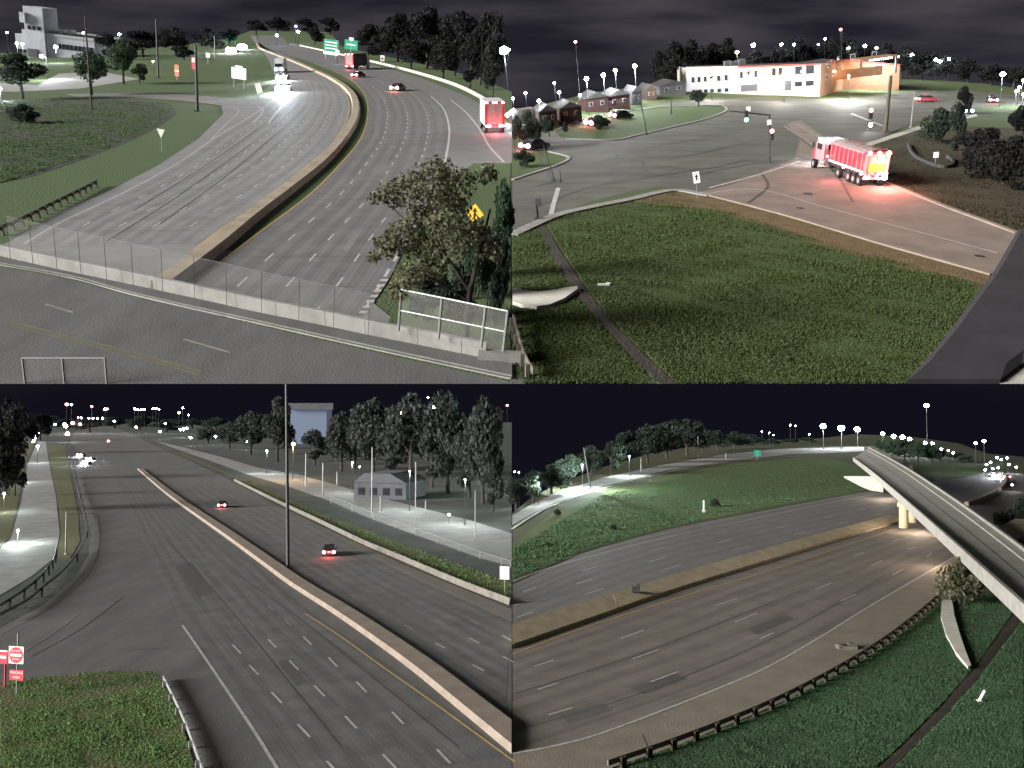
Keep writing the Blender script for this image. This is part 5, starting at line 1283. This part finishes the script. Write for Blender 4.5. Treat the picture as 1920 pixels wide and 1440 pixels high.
# buildings across the frontage road
for i, (x, w) in enumerate([(80, 60), (120, 70), (168, 60), (215, 70), (262, 60), (312, 76), (360, 60), (405, 60)]):
    tree(q, x, 803 + (i % 3) * 4, 778 + (i * 7) % 9, w, f'low dark far tree on the city horizon, {ORD[i]} from left', 'leaf_dark', group='far trees on the city horizon', low=.0)
def shed(x, yb, yt, w, d, label, wall, roof='dim_grey', rise=.35, cat='building'):
    p = q.P(x, yb); u = q.mpp(yb); hh = (yb - yt) * u; ww = w * u
    t = thing('warehouse', label, cat, q, p, -.25)
    MB().box((0, d / 2, hh * .3), (ww, d, hh * .7)).part('wall', wall, t)
    MB().prism([(-ww * .52, hh * .64), (ww * .52, hh * .64), (ww * .2, hh), (-ww * .3, hh)], -d * 1.02, .3, RX).part('roof', roof, t)
    for k in range(4):
        f = MB().box((ww * (-.36 + .24 * k), -.05, hh * .3), (ww * .13, .12, hh * .3)).part('window', 'dim_wall', t)
        MB().box((ww * (-.36 + .24 * k), -.13, hh * .3), (ww * .11, .05, hh * .26)).part('pane', 'glass', f)
    return t
shed(712, 936, 888, 104, 14, 'low warehouse with a pale roof behind the frontage road', 'dim_grey')
t = thing('sky_gap_block', 'added bluish glowing block standing in for sky between dark trees', 'building', q, q.P(578, 832), 0)  # added glowing block in place of a bluish gap of sky
u = q.mpp(832); MB().box((0, 10, 30 * u), (68 * u, 20, 74 * u)).part('wall', 'sky_blue', t); MB().box((6 * u, 8, 70 * u), (84 * u, 24, 12 * u)).part('roof', 'dim_grey', t)  # wall and roof here are parts of the added sky gap block
# trees
ROWS = [(640, 884, 770, 90), (700, 893, 745, 110), (770, 905, 735, 130), (840, 925, 735, 120), (905, 945, 740, 96), (665, 880, 800, 80), (735, 896, 800, 80), (810, 915, 800, 90), (880, 934, 810, 80), (925, 960, 870, 56), (470, 852, 770, 70), (520, 866, 740, 70), (430, 842, 790, 60), (590, 872, 805, 70), (390, 832, 800, 50)]
for i, (x, yb, yt, w) in enumerate(ROWS):
    tree(q, x, yb, yt, w, f'dim tree beyond the frontage road, {ordinal(ROWS, i)} from left', 'leaf_grey', group='dark trees beyond the frontage road', low=.0)
ROWS = [(12, 900, 745, 70), (40, 850, 760, 60), (-10, 960, 800, 80), (75, 826, 775, 50), (28, 930, 850, 40)]
for i, (x, yb, yt, w) in enumerate(ROWS):
    tree(q, x, yb, yt, w, f'black tree on the bank of the slip road, {ordinal(ROWS, i)} from left', 'leaf_black', group='black trees left of the slip road', low=.0)
# distant lights
far = [('lamp_pink', [(124, 760, 4.5), (171, 763, 3), (200, 768, 3), (136, 795, 5), (150, 797, 4), (203, 828, 3), (951, 761, 3)], 'small red light in the far distance of the westward motorway', 'distant red lights westward'),
       ('lamp_white', [(43, 775, 3), (60, 793, 2.5), (252, 768, 2.6), (258, 769, 2.2), (264, 769, 2.2), (270, 769, 2.2), (286, 767, 2.2), (292, 767, 2.2), (297, 768, 2.2), (342, 766, 2.5), (353, 779, 2.4), (146, 784, 2), (152, 784, 2), (166, 785, 2), (174, 785, 2), (182, 785, 2.4), (192, 785, 2.4), (123, 801, 5), (126, 815, 5), (121, 797, 4), (255, 802, 3), (300, 810, 3), (310, 795, 2.6), (357, 822, 3), (404, 820, 3.4), (462, 829, 3), (650, 838, 2.6), (674, 876, 2), (852, 836, 2.4), (813, 766, 3), (842, 966, 3), (344, 806, 4), (338, 807, 3), (196, 769, 3.4), (802, 746, 2)], 'small white light in the far distance of the westward motorway', 'distant white lights westward'),
       ('lamp_blue', [(40, 803, 3), (103, 797, 3), (133, 760, 3), (836, 783, 4), (214, 791, 3), (350, 804, 3), (404, 818, 2)], 'small bluish light in the far distance of the westward motorway', 'distant blue lights westward'),
       ('lamp_warm', [(740, 778, 4), (752, 777, 5), (898, 869, 3), (812, 764, 3), (335, 775, 3)], 'small orange light in the far distance of the westward motorway', 'distant orange lights westward')]
for mat, pts, lab, grp in far:
    for x, y, px in pts:
        yb = max(y + 14, 812) if x < 470 else max(y + 18, 868)
        if x > 780: yb = max(yb, 900)
        street_lamp(q, x, yb, y, lab if len(pts) > 18 else lab + ', ' + ordinal(pts, pts.index((x, y, px))) + ' from left', mat, 0, px=px * .8, group=grp, thick=.6, name='distant_lamp', cat='lamp')
for k in range(6):
    street_lamp(q, 62 + k * 1.8, 848 - k * 4, 829 - k * 3.2, 'white lamp in the short slanting row above the slip road, %s from the near end' % ORD[k], 'lamp_white', 0, px=2.2, group='slanting row of lamps', thick=.6)
# vehicles
car(q, 618, 1040, .16, 'car with two glowing red tail lights in the lanes near the lit grass', 'black_body', 'lamp_pink', None, light=70, lamp=.22, scale=1.05)
car(q, 418, 951, .2, 'farther car with red tail lights left of the tall mast', 'black_body', 'lamp_pink', None, light=60, lamp=.24)
for x, y, lab in [(153, 856, 'leftmost oncoming car with white headlights below the far lights'), (163, 872, 'nearest oncoming car with white headlights at left'), (171, 863, 'right one of the oncoming cars with white headlights')]:
    car(q, x, y, math.pi, lab, 'black_body', None, 'head_light', scale=1.2, light=2500, lamp=.5)

# =================================================================== LOWER RIGHT: motorway and overpass looking north
q = LR
crest = [(960.5, 962), (1000, 930), (1060, 902), (1130, 876), (1220, 850), (1320, 834), (1420, 826), (1540, 822), (1600, 814), (1700, 818), (1760, 826), (1800, 832), (1850, 850), (2160, 880)]
patch(q, 'ground', [(960.5, 1500), (2160, 1500)] + list(reversed(crest)), -.03, 'lr_grass')
A1 = [(961, 1096), (1100, 1036), (1250, 994), (1440, 956), (1640, 920), (1800, 903), (1880, 896)]
B1 = [(961, 1206), (1100, 1158), (1250, 1103), (1440, 1044), (1690, 974), (1820, 938), (1885, 912)]
top_cw, _, _ = road(q, 'motorway', A1, B1, .01, 'lr_far', 60, 8)
A2 = [(961, 1206), (1100, 1160), (1250, 1108), (1440, 1048), (1700, 974), (1822, 940), (1886, 914)]
B2 = [(961, 1500), (1150, 1438), (1440, 1328), (1650, 1210), (1790, 1090), (1900, 1010), (1960, 960)]
low_cw, _, _ = road(q, 'motorway', A2, B2, .014, 'lr_near', 60, 10)
patch(q, 'shoulder', [(961, 1416), (1100, 1388), (1250, 1333), (1440, 1253), (1640, 1133), (1795, 1043), (1800, 1085), (1745, 1135), (1650, 1208), (1440, 1326), (1280, 1394), (1150, 1438), (1100, 1500), (961, 1500)], .02, 'shoulder')
patch(q, 'slope', [(960.5, 1020), (1040, 958), (1130, 925), (1250, 893), (1380, 868), (1500, 858), (1560, 860), (1640, 880), (1640, 918), (1440, 952), (1250, 990), (1100, 1032), (960.5, 1090)], .012, 'lr_slope')
upper = patch(q, 'upper_road', [(960.5, 984), (1000, 962), (1040, 943), (1130, 912), (1250, 882), (1380, 862), (1480, 852), (1580, 848), (1620, 846), (1620, 838), (1560, 838), (1460, 842), (1360, 852), (1240, 872), (1130, 896), (1050, 922), (1000, 944), (960.5, 966)], .02, 'pathway')
kerb_run(q, [(961, 992), (1000, 967), (1040, 947), (1130, 916), (1250, 886), (1380, 865), (1500, 855)], .6, .12, 'concrete')
line(q, [(961, 1090), (1020, 1068), (1100, 1045), (1200, 1019), (1300, 997), (1440, 967), (1640, 926)], .18, .03, 'white_paint', top_cw)
line(q, [(961, 1080), (1100, 1036), (1300, 988), (1440, 958), (1640, 920)], .3, .028, 'faint_paint', top_cw)
line(q, [(961, 1226), (1080, 1182), (1160, 1156), (1300, 1112), (1440, 1071), (1600, 1018), (1732, 974)], .18, .034, 'yellow_paint', low_cw)
line(q, [(961, 1190), (1100, 1138), (1250, 1087), (1440, 1030), (1680, 967)], .14, .03, 'yellow_paint', top_cw)
line(q, [(961, 1413), (1040, 1398), (1120, 1377), (1250, 1329), (1350, 1289), (1440, 1250), (1540, 1193), (1640, 1131), (1795, 1041)], .2, .034, 'white_paint', low_cw)
def seg9(l, ox, oy): return [(ox + a / 4, oy + b / 4, ox + c / 4, oy + d / 4) for a, b, c, d in l]
S = seg9([(525, 1400, 640, 1368), (1120, 1398, 1265, 1355), (1025, 1335, 1150, 1297), (1025, 1252, 1140, 1223), (1540, 1192, 1645, 1162), (1510, 1125, 1610, 1100), (1650, 1247, 1780, 1217)], 960, 720)
S += seg9([(0, 1027, 95, 1013), (65, 1080, 155, 1065), (195, 1130, 285, 1105), (355, 955, 415, 950), (425, 1003, 480, 993), (520, 1048, 605, 1030), (610, 912, 670, 905), (690, 947, 735, 938), (800, 982, 860, 968)], 1440, 720)
S += seg9([(485, 58, 605, 22), (545, 138, 690, 92), (85, 118, 180, 82), (25, 220, 125, 183), (35, 312, 155, 268)], 960, 1080)
dashes_px(q, top_cw, S, .03, .17)
S = seg9([(930, 1183, 985, 1160), (1045, 1240, 1105, 1220), (1230, 1150, 1275, 1135), (1130, 1105, 1180, 1090), (645, 1288, 720, 1262), (775, 1362, 860, 1322), (935, 1432, 1010, 1390), (1185, 1297, 1230, 1268)], 1440, 720)
S += seg9([(165, 678, 315, 630), (195, 850, 350, 802), (275, 1040, 452, 987), (815, 467, 990, 405), (905, 622, 1095, 553), (1040, 793, 1248, 716), (1525, 222, 1690, 168), (1668, 345, 1838, 278), (1860, 470, 1960, 425)], 960, 1080)
S += seg9([(355, 100, 480, 50), (545, 188, 660, 135)], 1440, 1080)
dashes_px(q, low_cw, S, .034, .17)
for pts, m in [([(1180, 1290), (1260, 1262), (1290, 1272), (1208, 1302)], 'oil'), ([(1400, 1180), (1470, 1152), (1490, 1160), (1420, 1190)], 'oil'), ([(1050, 1340), (1130, 1318), (1150, 1332), (1066, 1356)], 'patch_dark')]:
    patch(q, 'surface_patch', pts, .02, m, parent=low_cw)
for pts in ([(965, 1300), (1200, 1226), (1500, 1108)], [(965, 1370), (1200, 1300), (1450, 1196), (1660, 1080)], [(1205, 1376), (1214, 1398), (1222, 1412)]):
    line(q, pts, .10, .024, 'crack', low_cw, 'sealed_crack')
cv = curve(q, [(962, 1210), (1100, 1162), (1250, 1110), (1440, 1051), (1560, 1014), (1690, 977)], 60)
barrier(q, cv, [(2.5, 0), (2.4, .9), (2.1, 1.05), (-.55, .36), (-.62, .28), (-.7, 0)], 'median_barrier', 'tan_concrete', 'broad tan concrete median barrier running up to the bridge pier', 7, x0=.03)
t = thing('drain_pipe', 'thin bent pipe standing against the tan median barrier', 'pipe', q, q.P(1157, 1146)); MB().tube((0, 0, 0), (-.1, -.2, 1.0), .06, None, 6).tube((-.1, -.2, 1.0), (-.3, .2, 1.6), .05, None, 6).part('pipe', 'rail', t)
t = solo(MB().box((0, 0, .3), (.9, .5, .6)).box((.3, 0, .45), (.3, .4, .7)), 'debris', 'tar', q, 'dark lump of debris on top of the tan median', 'debris', loc=q.P(1192, 1110, .8))
solo(MB().box((0, 0, .15), (1.6, .9, .3)).box((.5, .2, .3), (.5, .5, .2)).box((-.6, -.1, .25), (.3, .7, .3)), 'debris', 'rail', q, 'brownish debris on the shoulder near the guardrail', 'debris', loc=q.P(1587, 1216))
guardrail(q, [(1140, 1446), (1290, 1392), (1440, 1330), (1560, 1268), (1650, 1212), (1720, 1158), (1770, 1112), (1785, 1094)], 60, 'long guardrail with dark blocks between the shoulder and the embankment', 'rail', 34, .62, post_mat='shade_and_block', block=.42)
grass(q, [(1160, 1439), (1440, 1334), (1650, 1216), (1740, 1150), (1800, 1100), (1880, 1120), (1919, 1170), (1919, 1439)], 180000, .04, .11, 'blade_green', 'rough_grass', 'dark green grass of the embankment below the guardrail', .05, holes=[[(1636, 1445), (1690, 1396), (1760, 1326), (1830, 1246), (1880, 1176), (1900, 1146), (1918, 1160), (1890, 1199), (1838, 1269), (1772, 1344), (1700, 1416), (1672, 1445)]])
grass(q, [(961, 1030), (1130, 930), (1380, 870), (1560, 862), (1640, 884), (1640, 916), (1440, 950), (1250, 988), (1100, 1030), (961, 1086)], 40000, .10, .28, 'blade_green', 'slope_grass', 'lit grass of the slope between the upper road and the motorway', .14)
patch(q, 'painted_shadow', [(1640, 1445), (1690, 1400), (1760, 1330), (1830, 1250), (1880, 1180), (1900, 1150), (1915, 1160), (1890, 1195), (1838, 1265), (1772, 1340), (1700, 1412), (1668, 1445)], .0, 'shade_and_block')  # shadow of the mast laid on the embankment as dark colour
patch(q, 'painted_shadow_core', [(1646, 1445), (1695, 1404), (1765, 1334), (1834, 1255), (1886, 1184), (1892, 1188), (1838, 1260), (1768, 1338), (1698, 1408), (1656, 1445)], .006, 'tar')  # darker middle of that painted shadow
crescent(q, [(1783, 1104), (1784, 1125), (1790, 1160), (1800, 1195), (1810, 1225), (1821, 1254)], [(1774, 1106), (1766, 1125), (1764, 1160), (1774, 1195), (1792, 1228), (1815, 1257)], .3, 'pale crescent of concrete wing wall on the embankment near the bridge end')
solo(MB().tube((0, 0, .1), (.25, -.3, .9), .09, None, 6).box((.0, 0, .08), (.3, .3, .12)), 'litter', 'sign_white', q, 'small white scrap standing in the embankment grass right of the painted shadow strip', 'litter', loc=q.P(1836, 1316))
# ---- overpass
ZD = 5.6
def P6(x, y, z=ZD): return q.P(x, y, z)
Lf = [(1600, 860), (1634, 886), (1668, 915), (1702, 945), (1750, 988), (1800, 1033), (1850, 1079), (1930, 1152)]
Rf = [(1628, 840), (1662, 858), (1702, 881), (1746, 910), (1800, 947), (1850, 983), (1905, 1024), (1995, 1093)]
n = 40
lf, rt = curve(q, Lf, n, ZD), curve(q, Rf, n, ZD); o0 = lf[20].copy(); o0.z = 0
BR = thing('overpass', 'concrete road bridge crossing high over the motorway at right', 'bridge', q, o0, 0, upright=False)
dk = MB(); rings = []
for a, b in zip(lf, rt):
    a, b = a - o0, b - o0
    rings.append([a, b, b - Vector((0, 0, .9)), a - Vector((0, 0, .9))])
dk.loft(rings, True, True).part('deck', 'concrete', BR)
rd = MB()
rd.loft([[a.lerp(b, .17) - o0 + Vector((0, 0, .02)), a.lerp(b, .80) - o0 + Vector((0, 0, .02))] for a, b in zip(lf, rt)]).part('roadway', 'deck', BR)
for f0, f1, nm in ((.045, .17, 'pavement'), (.80, .955, 'pavement')):
    MB().loft([[a.lerp(b, f0) - o0 + Vector((0, 0, .16)), a.lerp(b, f1) - o0 + Vector((0, 0, .16)), a.lerp(b, f1) - o0, a.lerp(b, f0) - o0] for a, b in zip(lf, rt)], True, True).part(nm, 'deck', BR)
for f, m in ((.485, 'dull_concrete'),):
    ribbon([a.lerp(b, f) - o0 + Vector((0, 0, .04)) for a, b in zip(lf, rt)], .16).part('lane_line', m, BR)
for k in range(8):
    for side, arr in ((0, lf), (1, rt)):
        seg = [p - o0 for p in arr[k * 5:k * 5 + 6]][:6]
        if len(seg) > 1: wall_along(seg, [(.16, -.5 if side == 0 else 0), (.16, .55), (-.16, .55), (-.16, -.9 if side == 0 else 0)]).part('parapet', 'concrete', BR)
for k in range(4):
    MB().loft([[a.lerp(b, .1 + .22 * k) - o0 + Vector((0, 0, -.9)), a.lerp(b, .16 + .22 * k) - o0 + Vector((0, 0, -.9)), a.lerp(b, .16 + .22 * k) - o0 + Vector((0, 0, -1.7)), a.lerp(b, .1 + .22 * k) - o0 + Vector((0, 0, -1.7))] for a, b in zip(lf[4:36], rt[4:36])], True, True).part('girder', 'concrete', BR)
pc = q.P(1694, 990); 
for k in range(4):
    c = pc.lerp(q.P(1742, 962), k / 3) - o0
    MB().tube((c.x, c.y, 0), (c.x, c.y, 4.1), .75, .7, 12).part('pier_column', 'tan_concrete', BR)
ca, cb2 = pc - o0, q.P(1742, 962) - o0; dd = cb2 - ca
MB().box(((ca.x + cb2.x) / 2, (ca.y + cb2.y) / 2, 4.3), (dd.length + 2, 1.5, .9), None).v
capb = MB().box((0, 0, 4.35), (dd.length + 2.4, 1.6, .8), Matrix.Translation((ca + cb2) / 2) @ Matrix.Rotation(math.atan2(dd.y, dd.x), 4, 'Z'))
capb.part('pier_cap', 'tan_concrete', BR)
ab = [q.P(x, y) - o0 for x, y in ((1656, 925), (1676, 922), (1712, 900))]
MB().loft([[p + Vector((0, 0, -.2)) for p in ab], [p + Vector((0, 0, 4.8)) for p in ab], [p + Vector((2, 6, 4.8)) for p in ab], [p + Vector((2, 6, -.2)) for p in ab]]).part('abutment', 'tan_concrete', BR)
ab = [q.P(x, y) - o0 for x, y in ((1806, 1092), (1838, 1076), (1905, 1030))]
MB().loft([[p + Vector((0, 0, -.2)) for p in ab], [p + Vector((0, 0, 4.7)) for p in ab], [p + Vector((3, -3, 4.7)) for p in ab]]).part('abutment', 'tan_concrete', BR)
# wing wall at the far abutment: curved triangle standing in the slope
c0, c1 = q.P(1582, 922), q.P(1662, 924); u = q.mpp(922)
t = thing('wing_wall', 'white wedge of wing wall at the far abutment of the bridge', 'wall', q, c0, math.atan2((c1 - c0).y, (c1 - c0).x), upright=False)
ln = (c1 - c0).length
MB().prism([(0, 29 * u), (ln * .02, 26 * u), (ln * .2, 19 * u), (ln * .42, 10 * u), (ln * .62, 4 * u), (ln, 0), (ln, 31 * u)], -.2, .3, RX).part('face', 'pale_concrete', t)
MB().box((ln * .5, 0, 30.5 * u), (ln, .8, 1.4 * u)).part('coping', 'dark_steel', t)
# lamps below the bridge
def under_lamp(x, y, z, pw, label):
    p = q.P(x, y); t = thing('underpass_lamp', label, 'lamp', q, Vector((p.x, p.y, z)), 0, upright=False)
    MB().box((0, 0, .15), (.5, .3, .25)).part('bracket', 'galv', t); MB().ball((0, 0, -.08), .25, 10, 6).part('lamp_head', 'lamp_warm', t)
    lamp_light('lamp_light', t, (0, 0, -.5), pw, (1, .80, .62))
under_lamp(1658, 936, 3.8, 3600, 'glowing lamp under the bridge at the far abutment')
under_lamp(1722, 1000, 3.7, 3200, 'glowing lamp under the bridge beside the median pier')
under_lamp(1772, 1068, 3.7, 1800, 'glowing lamp under the bridge at the near abutment')
# beyond the bridge
patch(q, 'lawn', [(1700, 866), (1760, 862), (1820, 872), (1842, 888), (1800, 896), (1760, 902), (1730, 888)], .03, 'ur_lawn')
patch(q, 'motorway', [(1740, 904), (1800, 897), (1850, 885), (1880, 884), (2160, 930), (2160, 1040), (1900, 1012), (1800, 960)], .004, 'lr_far')
cv = curve(q, [(1812, 948), (1840, 938), (1868, 924), (1884, 908), (1884, 896), (1878, 890)], 30); o0 = cv[8].copy()
solo(wall_along([p - o0 for p in cv], [(.5, 0), (.4, .9), (-.4, .9), (-.5, 0)]), 'median_barrier', 'tan_concrete', q, 'dark curling median barrier beyond the bridge at right', 'barrier', loc=o0)
ROWS = [(1652, 850, 822, 22), (1672, 858, 824, 36), (1696, 864, 822, 40), (1722, 868, 828, 44), (1748, 868, 830, 36), (1764, 866, 840, 30), (1790, 862, 846, 34), (1812, 868, 850, 30)]
for i, (x, yb, yt, w) in enumerate(ROWS):
    tree(q, x, yb, yt, w, f'lit green tree behind the bridge, {ordinal(ROWS, i)} from left', 'leaf_mid', group='green trees behind the bridge', low=.0)
for i, (x, yb, yt, w, lab) in enumerate([(1890, 1020, 955, 60, 'dark leafy bush right of the bridge parapet, upper'), (1915, 1010, 930, 50, 'dark bush at the right edge above the bridge'), (1900, 1044, 985, 50, 'dark leafy bush right of the bridge parapet, lower')]):
    tree(q, x, yb, yt, w, lab, 'leaf_dark', 'bush', 'bush')
tree(q, 1806, 1134, 1040, 92, 'leafy tree hiding the near abutment of the bridge', 'leaf_olive', 'bush', 'bush')
patch(q, 'footpath', [(1850, 1082), (1880, 1110), (1925, 1160), (2160, 1230), (2160, 1090), (1930, 1040), (1900, 1030)], .02, 'concrete')
fence(q, [(1850, 1088), (1925, 1166)], [1850, 1872, 1896, 1922], 40, 'chain-link fence at the near end of the bridge pavement', 'galv', 'wire', .2, 2)
# trees along the upper road
tr = [(968, 958, 895, 50), (1000, 948, 880, 60), (1034, 930, 868, 66), (1070, 915, 850, 70), (1108, 905, 834, 70), (1146, 894, 826, 66), (1180, 882, 806, 60), (1214, 872, 794, 70), (1250, 864, 790, 74), (1288, 858, 784, 80), (1318, 852, 796, 56), (1345, 848, 806, 56), (1378, 846, 808, 60), (1412, 843, 814, 50), (1448, 840, 822, 50), (1484, 836, 822, 40), (1516, 834, 820, 40)]
for i, (x, yb, yt, w) in enumerate(tr):
    tree(q, x, yb - 4, yt, w, f'dark tree behind the lit upper road, {ordinal(tr, i)} from left', 'leaf_dark', group='tree row behind the upper road', low=.0)
# poles and marks on the slope
pole_only(q, 1108, 921, 838, 'tall pale pole leaning left over the brightest upper road', 'galv', 3, lean=-.16)
pole_only(q, 1030, 932, 914, 'short pale pole in front of the left trees', 'galv', 2.2, lean=-.1)
pole_only(q, 1202, 884, 858, 'short pale pole in front of the tallest trees', 'galv', 2.2)
pole_only(q, 1309, 866, 818, 'thin straight pole along the upper road right of the tallest trees', 'galv', 2)
pole_only(q, 1361, 860, 850, 'stub post at the far end of the upper road', 'galv', 1.8)
panel_sign(q, 1218, 904, 894, 7, 4, 'dark_steel', 'small dark sign at the edge of the upper road', name='road_sign')
panel_sign(q, 1420, 862, 844, 12, 11, 'sign_green', 'small green sign at the far end of the slope', name='guide_sign')
t = thing('marker_post', 'white marker post standing alone on the dark green slope', 'post', q, q.P(1320, 961), 0); MB().tube((0, 0, 0), (0, 0, 2.6), .22, .18, 8).part('shaft', 'sign_white', t); MB().box((0, 0, .25), (.7, .5, .5)).part('base', 'concrete', t)
for i, (x, y, w) in enumerate([(1340, 950, 22), (1150, 994, 16), (1028, 1024, 12), (1045, 966, 16)]):
    tree(q, x, y, y - w * .7, w, ['dark low shrub right of the white marker post', 'small dark shrub in the middle of the slope', 'small dark shrub at the lower left of the slope', 'small shrub by the left end of the upper road'][i], 'leaf_dark', 'shrub', 'shrub')
# lamps
for x, yb, yt, pw, lab in [(1092, 918, 872, 110000, 'white street lamp washing the brightest stretch of the upper road'), (1010, 946, 906, 6000, 'white street lamp at the left end of the upper road'), (1180, 893, 856, 22000, 'white street lamp along the upper road before the tallest trees')]:
    street_lamp(q, x, yb, yt, lab, 'lamp_white', pw, (.84, 1, .94), 1.0, thick=1.2)
for i, (x, yt, yb, px, pw) in enumerate([(1544, 802, 842, 6.5, 12000), (1578, 806, 842, 7, 14000), (1608, 808, 838, 6, 22000), (1656, 815, 846, 4, 1500), (1676, 820, 850, 4.5, 1500), (1693, 822, 854, 5, 1500), (1706, 826, 858, 4.5, 1500), (1735, 832, 856, 3.5, 800), (1748, 834, 856, 4, 800)]):
    street_lamp(q, x, yb, yt, ['leftmost of the three big white lamps at the far bridge end', 'middle of the three big white lamps at the far bridge end', 'right one of the three big white lamps at the far bridge end', 'first small lamp of the row over the green trees', 'second small lamp of the row over the green trees', 'third small lamp of the row over the green trees', 'fourth small lamp of the row over the green trees', 'left one of the lamp pair right of the green trees', 'right one of the lamp pair right of the green trees'][i], 'lamp_white', pw, WHITE, px)
street_lamp(q, 1739, 858, 763, 'high white lamp alone in the sky above the green trees', 'lamp_white', 2500, WHITE, 5)
street_lamp(q, 1830, 870, 832, 'left lamp of the small pair high at right', 'lamp_white', 0, px=2.8); street_lamp(q, 1846, 870, 829, 'right lamp of the small pair high at right', 'lamp_white', 0, px=3.6)
FC = [(1850, 872), (1878, 863), (1889, 860), (1862, 880), (1848, 882), (1872, 878), (1892, 872), (1870, 859), (1906, 877), (1766, 843), (1779, 846), (1788, 850), (1898, 910), (1858, 868)]
for x, y in FC:
    street_lamp(q, x, max(y + 12, 888), y, 'small white light in the far cluster right of the bridge, %s from left' % ordinal(FC, FC.index((x, y))), 'lamp_white', 0, px=2.2, group='far cluster right of the bridge', thick=.6, name='distant_lamp', cat='lamp')
FS = [(965, 885), (973, 886), (1443, 812), (1450, 816), (1482, 798), (1492, 799), (1518, 815), (1429, 810)]
for x, y in FS:
    street_lamp(q, x, y + 28 if x > 1000 else 960, y, 'faint small light on the dark skyline of the slope, %s from left' % ordinal(FS, FS.index((x, y))), 'lamp_white', 0, px=1.3, group='faint skyline lights over the slope', thick=.5, name='distant_lamp', cat='lamp')
car(q, 1863, 896, math.pi - .2, 'oncoming car with glaring headlights beyond the bridge', 'black_body', None, 'head_light', scale=1.2, light=1500, lamp=.5)
car(q, 1885, 897, -.2, 'car with a faint red light at the curl of the far barrier', 'black_body', 'lamp_pink', None, lamp=.25)
